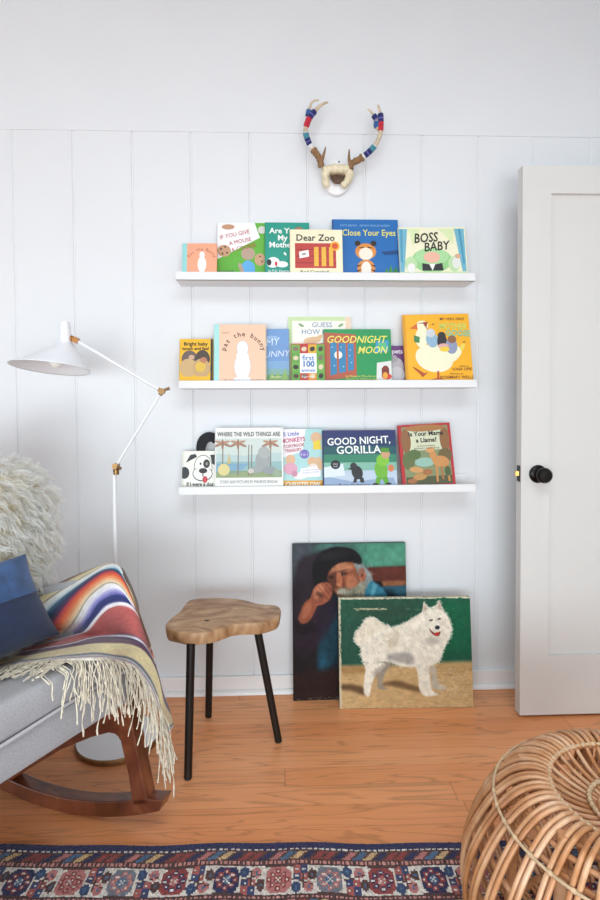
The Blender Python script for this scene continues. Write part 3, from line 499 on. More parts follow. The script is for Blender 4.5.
for i in range(900): x, y = rng.rand()*228, rng.rand()*316; c = cv.a[int(y), int(x)]; cv.stroke(x, y, rng.rand()*3.1, 5+rng.rand()*7, .8, np.clip(c*(.85+rng.rand()*.3), 0, 1), .4)
for i in range(40): cv.stroke(rng.rand()*228, 310+rng.rand()*6, 0, 2+rng.rand()*5, .7, '8a7a60', .5)
cv.noise(.2, 7); cv.noise(.08, 2)
def lean_to_wall(H, y0, gap):                                         # foot at y0, top back edge near the wall
    return math.asin((abs(y0)-gap)/H)
p0 = atz(293.3, 701, 0); p1 = at(407, 543, -.03); ytop = -.028; H1 = math.hypot(at(350, 543.5, ytop)[2], abs(p0[1])+ytop)
W1 = at(407, 620, -.05)[0]-at(293, 620, -.05)[0]
painting('portrait_painting', 'tall dark oil painting of a bearded man in a beret leaning on the wall', 'painting', W1, H1, cv, (p0[0], p0[1], 0.001), (-math.asin((abs(p0[1])+ytop)/H1), 0, 0), .02, mat('dark_canvas_edge', '2c261f', .8, .3, 50))
# dog painting: photo px (338.5..474, 597..709)
cv = Canvas(272, 224, '1d4a3c'); OX, OY = 338.5, 597
def Q(*p): return [((x-OX)*K, (y-OY)*K) for x, y in p]
def D(*p): return Q(*[(335+x/4.138, 590+y/4.136) for x, y in p])      # from the close-up
cv.poly([(0, 0), (272, 0), (272, 40), (0, 50)], '27513f', 12); cv.ell(240, 60, 60, 70, '12603f', 30, .9); cv.ell(40, 90, 50, 40, '28503f', 20, .7); cv.ell(110, 30, 60, 20, '2a4636', 15, .7)
for i in range(700): cv.stroke(rng.rand()*272, rng.rand()*140, rng.rand()*3.1, 8, 1.2, ('1b5540', '2c5a48', '15402f', '23664a', '355a48')[i % 5], .35)
cv.poly(D((0, 318), (600, 305), (600, 500), (0, 500)), 'c6a474', 8); cv.poly(D((0, 316), (120, 318), (130, 345), (0, 350)), 'a37d4e', 6); cv.poly(D((420, 312), (600, 306), (600, 350), (430, 360)), 'bb9a68', 8)
for i in range(500): cv.stroke(rng.rand()*272, 142+rng.rand()*84, -.1+rng.rand()*.3, 10, 1.1, ('c3a06a', 'a9854f', 'b8955e', 'caa878', '98784a')[i % 5], .25)
cv.spline(D((20, 392), (70, 392), (120, 410), (115, 436), (60, 418), (20, 414)), '5e4630', 5, .9); cv.spline(D((180, 395), (250, 378), (330, 400), (400, 420), (350, 428), (240, 402)), '6e5236', 5, .9)
FUR = 'e9e1cf'
leg1 = D((112, 300), (125, 330), (118, 380), (118, 430), (140, 442), (148, 400), (165, 360), (210, 310)); leg2 = D((200, 290), (186, 330), (176, 380), (176, 412), (215, 414), (196, 396), (206, 350), (232, 310))
leg3 = D((325, 290), (345, 350), (352, 420), (376, 445), (432, 440), (405, 420), (395, 350), (392, 290)); leg4 = D((395, 310), (402, 370), (405, 410), (440, 422), (468, 412), (430, 385), (424, 330))
cv.spline(leg2, '9c917f', 2); cv.spline(leg4, 'b9ae9a', 2); cv.spline(leg1, FUR, 2); cv.spline(leg3, 'e6decb', 2)
tail = D((110, 240), (82, 212), (85, 180), (110, 150), (130, 120), (165, 116), (200, 140), (230, 152), (240, 180), (200, 220), (150, 240))
body = D((105, 270), (115, 225), (170, 180), (235, 158), (290, 140), (345, 110), (372, 92), (380, 55), (398, 75), (425, 72), (445, 46), (458, 80), (480, 110), (496, 160), (488, 200), (460, 250), (440, 300), (400, 318), (330, 322), (270, 318), (215, 298), (160, 306), (118, 300))
cv.spline(tail, 'e2d8c2', 2.4); cv.spline(body, 'eae2d0', 2.4); cv.poly(D((372, 95), (380, 52), (400, 82)), 'd6c8b4', 1.5); cv.poly(D((428, 78), (446, 46), (460, 88)), 'd6c8b4', 1.5)
cv.spline(D((215, 290), (260, 300), (325, 310), (322, 270), (270, 262), (225, 270)), '9c9690', 6, .85); cv.spline(D((150, 345), (205, 310), (225, 300), (210, 340), (180, 372)), '8d857a', 5, .6); cv.ell(*D((410, 215))[0], 16, 8, 'a79f92', 6, .7); cv.spline(D((205, 190), (260, 170), (270, 220), (230, 250)), 'c4b597', 8, .6)
from_body = [(x, y) for x, y in zip(rng.rand(5200)*272, rng.rand(5200)*224)]
msk = Canvas(272, 224, '000000')
for pz in (tail, body, leg1, leg3): msk.spline(pz, 'ffffff', 1)
for x, y in from_body:
    if msk.a[int(y), int(x), 0] > .5:
        c = cv.a[int(y), int(x)]; cv.stroke(x, y, 1.15+rng.randn()*.5+(.5 if x < 90 else 0), 4+rng.rand()*4, .7, np.clip(c*(.88+rng.rand()*.2)+rng.randn()*.01, 0, 1), .55)
for pz in (tail, body):
    R2 = cat_rom(pz+[pz[0]], 150)
    for x, y in R2: cv.stroke(x+rng.randn(), y+rng.randn(), math.atan2(y-100, x-140)+rng.randn()*.4, 5, .7, ('e4dccb', 'cfc5b1', 'f0e9da')[rng.randint(3)], .7)
def DD(x, y): return D((x, y))[0]
for (x, y) in ((408, 128), (443, 123)): cv.ell(*DD(x, y), 3.4, 1.7, '2a2420', 1., .95, -12)
cv.ell(*DD(434, 159), 5., 4.2, '23252c', 1.2); cv.ell(*DD(430, 155), 2, 1, '6a6e78', .8, .7); cv.spline(D((398, 160), (412, 176), (428, 184), (446, 176), (440, 194), (424, 194), (408, 182)), '7a2a28', 1.2); cv.ell(*DD(432, 186), 4.4, 3.4, 'b9342c', 1.2, .95); cv.ell(*DD(385, 78), 2.4, 6, 'b59a86', 2, .6); cv.ell(*DD(446, 68), 2.2, 6, 'b59a86', 2, .6)
for i in range(60): t = rng.rand(); cv.stroke(*DD(85+t*135+rng.randn()*2, 78+rng.randn()*2), 0, 4, .7, 'b9b08e', .7)
for i in range(24): cv.stroke(*DD(300+rng.rand()*210, 80+rng.randn()*2), 0, 4, .5, '6f8a70', .4)
for i in range(120): cv.stroke(*DD(430+rng.rand()*130, 330+rng.rand()*120), rng.rand()*3, 1+rng.rand()*3, .5, 'e0d4b8', .6)
for i in range(260): cv.stroke(rng.rand()*272, rng.rand()*3, 0, 4, .9, 'd2ccb4', .7)
for i in range(260): cv.stroke(rng.rand()*4, rng.rand()*224, 1.5, 4, .9, 'c9c0a6', .7)
for i in range(80): cv.stroke(rng.rand()*272, 221+rng.rand()*3, 0, 3, .8, 'cdb78e', .6)
cv.noise(.12, 7); cv.noise(.06, 2)
p0 = atz(339.8, 709, 0); p1 = atz(473.5, 707, 0); ytop = -.098; zt = at(402, 597, ytop)[2]; yaw = math.atan2(p1[1]-p0[1], p1[0]-p0[0])
W2 = math.hypot(p1[0]-p0[0], p1[1]-p0[1]); H2 = math.hypot(zt, abs(p0[1])+ytop)
painting('dog_painting', 'unframed oil painting of a white fluffy dog on green, in front of the dark portrait', 'painting', W2, H2, cv, (p0[0], p0[1], .001), (-math.asin((abs(p0[1])+ytop)/H2), 0, yaw), .018, CANV)

# ------------------------------------------------------------------ antlers on a white plaque
t = thing('antler_mount', 'deer antlers wrapped in coloured yarn on a white plaque high on the wall', 'antlers', tuple(at(337, 178, 0)))
t0 = np.array(t.location)
def A(x, y, Y): return at(x, y, Y)-t0
b = MB(); cc = A(336.3, 178.5, -.01); n = 40
def oval(sx, Y): return [(cc[0]+.0575*sx*math.cos(a), Y, cc[2]+.070*sx*math.sin(a)) for a in np.linspace(0, 2*PI, n, endpoint=False)]
b.ring([oval(1, -.0005), oval(1, -.014), oval(.96, -.019), oval(.9, -.020)], SEMI, cap0=True, cap1=True); b.build('plaque', t, smooth=40)
b = MB(); b.lathe([(0, .002), (.0035, .002), (.0035, 0)], mat('dark_screw', '3a342c', .5, metal=.6), A(339, 162, -.0195), 12, 'y', cap0=True); b.build('screw', t)
BONE = mat('skull_bone', 'e0d4b4', .6, .16, 60, bump=.2); CAV = mat('skull_hollow', '6e5648', .8, .25, 60)
b = MB()
arch = cat_rom([A(327.5, 187, -.035), A(325.5, 182, -.04), A(325.5, 174, -.045), A(329, 169.5, -.05), A(337, 169, -.052), A(346, 169.5, -.05), A(349.5, 174, -.045), A(347.5, 181, -.04), A(342, 186.5, -.035)], 30)
b.tube(arch, [.009+.0065*math.sin(PI*i/29)**.6+.0035*rng.rand()+.0015*math.sin(i*2.1) for i in range(30)], BONE, 14)
b.tube([A(330, 172, -.03), A(337, 170.5, -.034), A(345, 172, -.03)], [.013, .015, .013], BONE, 12)
b.tube([A(322.5, 169.5, -.05), A(326, 170.5, -.045), A(329, 172, -.04)], [.013, .016, .015], BONE, 12); b.tube([A(352, 170.5, -.05), A(348.5, 171.5, -.045), A(345, 173, -.04)], [.013, .016, .015], BONE, 12)
sk = b.build('skull_cap', t, smooth=60)
b = MB(); b.lathe([(0, .0005), (.02, .001), (.027, .006), (.030, .018)], CAV, A(337.5, 178, -.021), 24, 'y'); b.build('skull_hollow', sk, smooth=60)
ANT = mat('antler_tan', 'c9b79c', .55, .22, 40, bump=.3, bscale=120, stretch=(1, 1, 1)); BURR = mat('antler_burr', '8a6844', .75, .3, 90, bump=.8, bscale=180)
YCOL = dict(n='1c2464', t='3f8797', r='bd1f36', w='dcdad8', l='6a66b4', b='2f5a92')
def antler(main, second, brow, wraps, wrap2):
    b = MB(); k = len(main)
    Pm = cat_rom([A(*p) for p in main], 44)
    b.tube(Pm, [.0088-.0048*max(0, (i-26)/18)**1.3 for i in range(44)], ANT, 12)
    o = b.build('antler', t, smooth=60)
    b = MB(); P2 = cat_rom([A(*p) for p in second], 18); b.tube(P2, [.0074-.0042*i/17 for i in range(18)], ANT, 10); b.build('tine', o, smooth=60)
    b = MB(); P3 = cat_rom([A(*p) for p in brow], 12); b.tube(P3, [.0085-.0062*i/11 for i in range(12)], BURR, 10)
    nb = 12; b.tube(Pm[:nb], [.0105+.0035*rng.rand()+(.0025 if i in (1, 10) else 0) for i in range(nb)], BURR, 10); b.build('burr', o, smooth=60)
    def frac(P, lst, R, nm):
        b = MB(); n = len(P)-1; last = lst[0][0]
        for (u0, u1, c) in lst:
            if u0-last > .001: b.build(nm, o, smooth=60); b = MB()
            last = u1
            seg = np.array([[np.interp(u, np.linspace(0, 1, n+1), P[:, a]) for a in range(3)] for u in np.linspace(u0, u1, 7)])
            b.tube(seg, [R*.97]+[R*(1+.03*(j % 2)) for j in range(5)]+[R*.97], mat('yarn_'+c, YCOL[c], .9, .15, 300, bump=.4, bscale=900, sheen=.3), 12)
        b.build(nm, o, smooth=60)
    frac(Pm, wraps, .0115, 'yarn_wrap'); frac(P2, wrap2, .0105, 'yarn_wrap')
antler([(321.5, 167, -.05), (319, 158, -.058), (315, 152, -.066), (310, 145, -.075), (307, 138, -.085), (305.5, 131, -.095), (307, 124, -.105), (310, 117, -.11), (315, 111, -.11), (321, 105, -.105), (327.5, 102, -.1)],
       [(307.2, 120, -.103), (308.2, 114.5, -.108), (309.3, 109, -.112), (311.5, 103, -.115), (315, 100.5, -.115), (319, 100.3, -.115)],
       [(320.5, 163, -.056), (322.6, 158, -.062), (324.3, 152.5, -.068), (325.5, 147, -.072)],
       [(.27, .325, 'w'), (.325, .36, 'n'), (.36, .372, 'l'), (.372, .41, 'n'), (.41, .475, 't'), (.475, .485, 'w'), (.545, .66, 'r'), (.66, .70, 'n'), (.70, .715, 'l'), (.715, .77, 'n')], [(.12, .2, 'n'), (.2, .38, 'b')])
antler([(349.5, 169.5, -.05), (352.3, 163, -.058), (358, 160.2, -.066), (363.6, 156.4, -.075), (370.2, 150.8, -.088), (376, 144, -.1), (379.7, 135.6, -.11), (380.6, 128, -.115), (380.8, 120.5, -.118), (380.4, 114, -.118), (379.2, 109, -.116), (378, 105.4, -.114)],
       [(378.6, 129, -.113), (376.3, 126, -.115), (376.4, 120, -.12), (373.4, 115, -.122), (370, 110.5, -.122), (367.4, 109.4, -.12)],
       [(351, 164, -.056), (349.2, 160, -.062), (349, 155, -.068), (349.3, 149.3, -.072)],
       [(.23, .285, 'w'), (.285, .33, 'n'), (.33, .343, 'l'), (.343, .39, 'n'), (.39, .455, 't'), (.455, .468, 'w'), (.655, .765, 'r'), (.765, .80, 'n'), (.80, .815, 'l'), (.815, .87, 'n')], [(.1, .34, 'b'), (.40, .43, 'l'), (.45, .62, 'n')])
# ------------------------------------------------------------------ rug (one coloured knot per small face)
RUGM = vcol_mat('wool_rug', .95, .5, 500, sheen=.2)
RW, RD, NX, NY = 2.3, 1.7, 520, 350
gx = (np.arange(NX)+.5)/NX*RW; gy = (np.arange(NY)+.5)/NY*RD         # gy measured from the edge nearest the wall
GX, GY = np.meshgrid(gx, gy)
rc = np.tile(srgb('d9cfc4'), (NY, NX, 1))
def setc(mask, h): rc[mask] = srgb(h)
NAVY, RED, ROSE, BLUE, BRN, IVO, GRY, TAN = '1b1d4c', '8e3634', 'b8716e', '446688', '4c2c28', 'ded5ca', '6f7480', 'c9a878'
def bands(D, A):                                                       # D distance from the edge, A coordinate along the edge
    def inn(a, b2): return (D >= a) & (D < b2)
    setc(inn(0, .022), NAVY)
    m = inn(.022, .031); setc(m, NAVY); setc(m & (np.mod(A, .0155) < .010), 'd8d0c4')
    m = inn(.031, .062); setc(m, BRN); ph = A+1.1*(D-.031); idx = np.floor(ph/.0265).astype(int) % 7
    lf = np.mod(ph, .0265)/.0265; shp = m & (lf > .14) & (lf < .86) & (np.abs((D-.0465)/.0145) < 1-.35*np.abs(lf-.5)*2)
    for k, c in enumerate((RED, NAVY, ROSE, BLUE, TAN, NAVY, RED)): setc(shp & (idx == k), c)
    for a in (.062, .162):
        m = inn(a, a+.014); setc(m, '4a2b2a'); setc(inn(a+.003, a+.010) & (np.mod(A, .0115) < .0062), 'c98a80')
    m = inn(.076, .162); setc(m, IVO)
    u = np.mod(A, .127); cell = np.floor(A/.127).astype(int); v = D-.076
    def el(cx, cy, rx, ry): return m & (((u-cx)/rx)**2+((v-cy)/ry)**2 < 1)
    def par(p): return cell % 4 == p
    main = ((RED, NAVY), (NAVY, RED), (ROSE, RED), (GRY, ROSE))
    oct_ = m & (np.abs(u-.032) < .031) & (np.abs(v-.043) < .036) & (np.abs(u-.032)+np.abs(v-.043)*.8 < .049)
    for p in range(4):
        setc(oct_ & par(p), main[p][0])
        for kx, ky in ((-1, -.9), (1, -.9), (-1, .9), (1, .9), (0, -1.5), (0, 1.5), (-1.5, 0), (1.5, 0)):
            setc(el(.032+kx*.0145, .043+ky*.0165, .0072, .0068) & par(p), main[p][1]); setc(el(.032+kx*.0145, .043+ky*.0165, .003, .003) & par(p), IVO)
        setc(el(.032, .043, .010, .011) & par(p), (ROSE, BLUE, RED, BLUE)[p]); setc(m & par(p) & (np.abs(np.abs(u-.032)-np.abs(v-.043)) < .0022) & (np.abs(u-.032) < .008), IVO)
    sgn = np.where(cell % 2 == 0, v, .086-v)
    sq = m & (np.abs(u-.087) < .0175) & (np.abs(sgn-.024) < .0205); setc(sq, 'a8564f')
    q = sq & (((u > .087) ^ (sgn > .024))); setc(q, '2c3a66'); setc(sq & ((np.abs(np.abs(u-.087)-.0088) < .003) & (np.abs(np.abs(sgn-.024)-.010) < .003)), IVO)
    for cx, cy, c in ((.117, .030, BRN), (.076, .066, '2a3f66'), (.106, .064, ROSE)):
        e = m & (((u-cx)/.0125)**2+np.abs((sgn-cy)/.0165)**1.6 < 1.0); setc(e, c); setc(m & (np.abs((u-cx)/.004)+np.abs((sgn-cy)/.007) < 1), BLUE)
    st = m & ((np.abs(sgn-.045-(u-.078)*.35) < .0018) & (u > .066) & (u < .118)); setc(st, BRN); setc(m & (np.abs(u-.0925) < .0017) & (sgn > .028) & (sgn < .07), BRN)
    setc(m & ((np.abs(v-.0035) < .0016) & (u > .0) & (u < .075) & (cell % 2 == 0)), BRN); setc(m & ((np.abs(v-.0825) < .0016) & (u > .0) & (u < .075) & (cell % 2 == 1)), BRN)
    m = inn(.176, .207); setc(m, BRN); ph = A-1.1*(D-.176)+.01; idx = np.floor(ph/.0265).astype(int) % 6; lf = np.mod(ph, .0265)/.0265
    shp = m & (lf > .14) & (lf < .86)
    for k, c in enumerate((NAVY, ROSE, RED, BLUE, TAN, RED)): setc(shp & (idx == k), c)
    setc(inn(.207, .216), NAVY)
fieldc = 0
setc(GY >= .216, '8d3b3a')
fu, fv = np.mod(GX, .21)-.105, np.mod(GY-.216, .21)-.105
dd = np.abs(fu)+np.abs(fv); setc((GY > .216) & (dd < .095), '2a3160'); setc((GY > .216) & (dd < .07), 'c9b8a8'); setc((GY > .216) & (dd < .05), '9c3b38'); setc((GY > .216) & (dd < .026), '4a6f94')
setc((GY > .216) & (np.abs(fu) > .088) & (np.abs(fv) > .088), 'c9a878'); setc((GY > .216) & (np.abs(np.abs(fu)-np.abs(fv)) < .004) & (dd > .1), '2a3160')
bands(GY, GX+.0)
rc = np.clip(rc*(1+.16*(rng.rand(NY, NX, 1)-.5))+(rng.rand(NY, NX, 1)-.5)*.05, 0, 1)
wear = rng.rand(40, 60)[(GY/RD*39).astype(int), (GX/RW*59).astype(int)][..., None]; rc = rc*(1-.0)+(srgb('b89a8c')-rc)*np.where(wear > .85, .08, .03)
e0, e1 = atz(0, 846.2, 0), atz(466, 842.5, 0); ra = math.atan2(e1[1]-e0[1], e1[0]-e0[0])
vx = np.linspace(0, RW, NX+1); vy = np.linspace(0, RD, NY+1); VX, VY = np.meshgrid(vx, vy)
wob = .0035*np.sin(VX*9+1)+.002*np.sin(VX*23)
VZ = .0055+.0008*np.sin(VX*31+VY*17)*np.sin(VY*27)+.0006*rng.randn(NY+1, NX+1)
VZ[0, :] = .002; VZ[:, 0] = .002; VZ[:, -1] = .002; VZ[-1, :] = .002
vs = np.stack([VX, -VY+wob*(1-VY/RD), VZ], -1).reshape(-1, 3)
me = bpy.data.meshes.new('rug'); me.from_pydata(vs.tolist(), [], [(j*(NX+1)+i, (j+1)*(NX+1)+i, (j+1)*(NX+1)+i+1, j*(NX+1)+i+1) for j in range(NY) for i in range(NX)])
me.materials.append(RUGM); L = np.where(rc <= .04045, rc/12.92, ((rc+.055)/1.055)**2.4); col = np.ones((NY*NX, 4, 4), np.float32); col[..., :3] = L.reshape(-1, 1, 3); set_cols(me, col)
rug = bpy.data.objects.new('patterned_rug', me); C.objects.link(rug)
# origin at its upper left corner, 0.45 m left of the frame edge
dirx = np.array([math.cos(ra), math.sin(ra), 0]); rug.location = tuple(e0-dirx*.05); rug.rotation_euler = (0, 0, ra)
tag(rug, 'patterned oriental wool rug with navy edge and floral border on the wood floor', 'rug')

# ------------------------------------------------------------------ stool
TW = wood('stool_top_wood', '7c5638', 'ac845e', 'c8a680', 5., (1, 1.6, 1), .45, 4.); DKL = mat('blackened_metal', '1c1512', .45, .12, 30, metal=.3)
top = [(165.5, 624), (172, 617), (180, 611), (187, 602), (194, 598.8), (210, 597.8), (232, 598), (245, 600), (257, 603.3), (268, 604.3), (277, 605.5), (280.7, 609.5), (280.2, 614.5), (275, 619), (262, 622.3), (250, 623.2), (235, 624), (225, 627.5), (212, 631), (200, 632.8), (187, 633), (175, 631), (166.5, 628)]
T3 = np.array([atz(x, y, .45) for x, y in top]); sc = T3.mean(0)
stool = thing('stool', 'three-legged stool with a live-edge wooden slab top and black legs', 'stool', (sc[0], sc[1], 0))
L0 = cat_rom(list(T3)+[T3[0]], 97)[:-1]-np.array([sc[0], sc[1], 0])
def inset(L, k, dz, wig=0): 
    c = L.mean(0); o = L.copy(); d_ = L-c; r = np.linalg.norm(d_[:, :2], axis=1, keepdims=True); o[:, :2] = c[:2]+d_[:, :2]*(1-k/r); o[:, 2] += dz
    if wig: o[:, :2] += (d_[:, :2]/r)*(wig*np.sin(np.arange(len(L))*.9)[:, None])
    return o
b = MB(); b.ring([inset(L0, .06, .0), inset(L0, .006, .0), inset(L0, .001, -.0012), inset(L0, 0, -.003), inset(L0, .001, -.018, .001), inset(L0, .004, -.034, .0015), inset(L0, .008, -.041, .002), inset(L0, .06, -.041)], TW, cap0=True, cap1=True)
b.build('seat', stool, smooth=50)
for (fx, fy), (tx, ty) in (((188, 779), (191, 650)), ((208.5, 717), (210.5, 640)), ((278.5, 742), (256.5, 632))):
    f = atz(fx, fy, 0); Pn = f.copy()
    tt = on_plane(tx, ty, np.array([0, 0, .412]), np.array([0, 0, 1.]))
    # the leg leans inwards from its foot; only the sideways lean can be read, the other is taken towards the centre
    tz = .414; top_ = np.array([0, 0, tz]); v = ray(tx, ty); s_ = 0.55
    inw = f+(np.array([sc[0], sc[1], 0])-f)*.22; D_ = (inw-CAM)@np.array([0, 1, 0])
    top_[1] = inw[1]; top_[0] = CAM[0]+v[0]/v[1]*D_
    b = MB(); o0 = np.array([sc[0], sc[1], 0]); b.tube([f-o0+np.array([0, 0, .004]), top_-o0], [.0125, .0140], DKL, 20)
    leg = b.build('leg', stool, smooth=50)
    b = MB(); b.lathe([(0, 0), (.010, 0), (.011, .004), (0, .0045)], mat('felt_pad', '4a443e', .9), f-o0, 16); b.build('foot_pad', leg)
b = MB(); c_ = atz(207, 620.5, .4504)-np.array([sc[0], sc[1], 0])
b.add([(c_[0]+.009*math.cos(a)*(1+.3*math.sin(3*a)), c_[1]+.007*math.sin(a), c_[2]) for a in np.linspace(0, 2*PI, 14, endpoint=False)], [tuple(range(14))], mat('wood_knot', '3c2618', .7, .3, 200)); b.build('knot', stool)

# ------------------------------------------------------------------ floor lamp
LW_ = mat('white_enamel', 'e6e7ea', .4, .01, 10); BRZ = mat('aged_brass', '8a6b46', .38, .15, 40, metal=.85); BRC = mat('bright_copper_brass', 'b07c48', .35, .1, 40, metal=.85)
LYP = -.31; fb = atz(118, 736, 0); fb[1] = LYP; fb[0] = at(117.5, 700, LYP)[0]
lamp = thing('floor_lamp', 'white jointed floor lamp with brass knuckles and a sloped cone shade, behind the rocker', 'lamp', tuple(fb))
def LP(x, y, dy=0): return at(x, y, LYP+dy)-fb
b = MB(); b.lathe([(0, .020), (.128, .020), (.137, .018)], LW_, n=56); b.build('base_plate', lamp, smooth=40)
b = MB(); b.lathe([(.137, .018), (.141, .016), (.142, .012), (.142, .002), (.14, 0), (0, 0)], BRZ, n=56); b.build('base_rim', lamp, smooth=40)
j1 = LP(116, 466); j2 = LP(162, 391.3); j3 = LP(76, 340.2); pole_top = np.array([j1[0], 0, j1[2]-.02])
b = MB(); b.tube([(0, 0, .018), (0, 0, pole_top[2])], .0072, LW_, 20); b.build('pole', lamp, smooth=50)
b = MB(); b.lathe([(.008, -.03), (.0105, -.029), (.0105, -.012), (.007, -.008), (.007, 0)], BRZ, (j1[0], 0, j1[2]), 20)
b.tube([j1+np.array([0, -.014, 0]), j1+np.array([0, .014, 0])], [.0105, .0105], BRZ, 18); b.tube([j1+np.array([.008, -.016, -.002]), j1+np.array([.022, -.016, -.008])], [.004, .006], BRZ, 10); kn = b.build('lower_joint', lamp, smooth=40)
b = MB(); b.tube([j1, j2], .0048, LW_, 14); b.build('lower_arm', lamp, smooth=50)
b = MB(); b.tube([j2+np.array([0, -.011, 0]), j2+np.array([0, .011, 0])], .0105, BRZ, 18); b.tube([j2, j2+np.array([.012, 0, .006]), j2+np.array([.026, 0, .010])], [.006, .0045, .006], BRZ, 10); b.tube([j2+np.array([-.012, 0, .007]), j2+np.array([.0, 0, 0])], .0075, BRZ, 10); b.tube([j2+np.array([-.007, 0, -.013]), j2], .0075, BRZ, 10); b.build('elbow_joint', lamp, smooth=40)
b = MB(); b.tube([j2, j3], .0056, LW_, 14); b.build('upper_arm', lamp, smooth=50)
b = MB(); b.tube([j3+np.array([0, -.012, 0]), j3+np.array([0, .012, 0])], .0105, BRC, 18); b.tube([LP(71, 338.3), j3], [.006, .008], BRC, 12); b.tube([LP(70.5, 338), LP(72.5, 339)], .0105, BRC, 14); b.build('shade_joint', lamp, smooth=40)
# asymmetric shade lofted from a wide tilted rim to a narrow neck
rimc = LP(50, 368.); R = 37.6/FPX*(LYP-CAM[1]); sh = []
tiltx, tilty = math.radians(-4.2), math.radians(-4.0)
nk = LP(65.8, 341.5); nt = LP(64.8, 322.); dirn = (nt-nk)/np.linalg.norm(nt-nk)
def circ(c, r, ax, n=56):
    ax = np.array(ax)/np.linalg.norm(ax); u = np.cross(ax, [0, 1, 0]); u /= np.linalg.norm(u); v = np.cross(ax, u); return [c+r*(math.cos(2*PI*i/n)*u+math.sin(2*PI*i/n)*v) for i in range(n)]
axr = np.array([.075, .125, 1.])
prof = ((0, 1.), (.04, .97), (.16, .86), (.34, .69), (.52, .53), (.68, .40), (.82, .27), (.92, .19), (1., .148))
for t_, k_ in prof:
    c = rimc+(nk-rimc)*t_; c[0] = rimc[0]+(nk[0]-rimc[0])*(1-(k_-.148)/.852)**.9; sh.append(circ(c, R*k_, axr*(1-t_)+dirn*t_))
sh.append(circ(nk+dirn*.012, R*.146, dirn)); sh.append(circ(nt-dirn*.003, R*.125, dirn)); sh.append(circ(nt, R*.115, dirn))
b = MB(); b.ring(sh, LW_, cap1=True); s_ = b.build('lamp_shade', lamp, smooth=60, solid=.0016)
bc = rimc+(nk-rimc)*.40; b = MB(); ax = dirn
b.ring([circ(bc+ax*(-.036+.0), .004, ax, 20), circ(bc-ax*.033, .014, ax, 20), circ(bc-ax*.02, .023, ax, 20), circ(bc-ax*.002, .025, ax, 20), circ(bc+ax*.016, .017, ax, 20), circ(bc+ax*.026, .012, ax, 20), circ(bc+ax*.034, .010, ax, 20)], mat('frosted_bulb', 'f4f2ec', .3, .01, 10), cap0=True, cap1=True); b.build('bulb', lamp, smooth=60)

# ------------------------------------------------------------------ rattan ottoman
RAT = [wood('rattan_'+n_, a_, b_, c_, 9., (1, 1, 1), .28, 1.) for n_, a_, b_, c_ in (('mid', '9c6238', 'c0875a', 'd8a982'), ('light', 'ab7246', 'ca986e', 'e0b896'))]
BIND = mat('cane_binding', 'cdb08c', .5, .2, 90)
oc = np.array([.686, -1.183, .0075]); ott = thing('rattan_ottoman', 'round woven rattan ottoman of bent cane ribs standing on the rug', 'ottoman', tuple(oc))
prof = np.array([(.163, .400), (.185, .408), (.215, .403), (.245, .386), (.276, .352), (.308, .300), (.333, .240), (.343, .18), (.335, .12), (.308, .066), (.27, .028), (.235, .012)]); prof[:, 1] = prof[:, 1]*.97-.010; prof[:, 0] *= .985
NR = 40; CR = .0053
for k in range(NR):
    b = MB()
    for sgn in (-1, 1):
        P = []
        for r, z in cat_rom([(r, z, 0) for r, z in prof], 34)[:, :2]:
            off = sgn*min(.0062, .0064); a = 2*PI*(k+.5*0)/NR; P.append((r*math.cos(a)-off*math.sin(a), r*math.sin(a)+off*math.cos(a), z))
        b.tube(P, CR, RAT[(k*7+(sgn > 0)) % 2], 8)
    b.build('rib', ott, smooth=60)
for k in range(NR):
    a = 2*PI*(k+.5)/NR; P = [(r*math.cos(a+tw), r*math.sin(a+tw), z-.024) for r, z, tw in ((.168, .398, 0), (.155, .388, .0), (.128, .377, .02), (.10, .369, .03), (.084, .364, .04), (.06, .352, .05), (.045, .33, .05))]
    b = MB(); b.tube(cat_rom(P, 14), .0046, RAT[k % 2], 8); b.build('spoke', ott, smooth=60)
def ringm(b, r, z, rad, m, n=96): b.ring([[((r+rad*math.cos(q))*math.cos(a), (r+rad*math.cos(q))*math.sin(a), z+rad*math.sin(q)) for q in np.linspace(0, 2*PI, 9)[:-1]] for a in np.linspace(0, 2*PI, n+1)], m)
def bound_ring(name, r, z, rad, wraps):
    b = MB(); ringm(b, r, z, rad, BIND)
    for k in range(wraps):
        a = 2*PI*k/wraps; c = np.array([r*math.cos(a), r*math.sin(a), z]); t = np.array([-math.sin(a), math.cos(a), 0]); b.tube([c-t*.004, c, c+t*.004], [rad*1.35, rad*1.6, rad*1.35], BIND, 8)
    return b.build(name, ott, smooth=60)
bound_ring('top_ring', .165, .3815, .0034, 40); bound_ring('hub_ring', .089, .352, .0034, 40); bound_ring('shoulder_ring', .274, .338, .0030, 40)
b = MB(); ringm(b, .070, .339, .0055, RAT[1], 64); ringm(b, .057, .331, .0055, RAT[0], 48); ringm(b, .045, .322, .0055, RAT[1], 40); ringm(b, .034, .314, .0055, RAT[0], 40); ringm(b, .022, .318, .0055, RAT[1], 32); ringm(b, .010, .316, .0055, RAT[0], 24); b.build('hub_coil', ott, smooth=60)
for r, z in ((.258, .350), (.236, .372), (.21, .383), (.318, .18), (.262, .02), (.30, .27)):
    b = MB(); ringm(b, r*.985, z-.016, .0055, RAT[0]); b.build('inner_hoop', ott, smooth=60)
for k in range(6):
    a = 2*PI*(k+.4)/6; b = MB(); b.tube([(.25*math.cos(a), .25*math.sin(a), .008), (.22*math.cos(a), .22*math.sin(a), .38)], .011, RAT[0], 10); b.build('upright', ott, smooth=60)
b = MB(); ringm(b, .25, .0075, .0085, RAT[0]); b.build('foot_ring', ott, smooth=60)

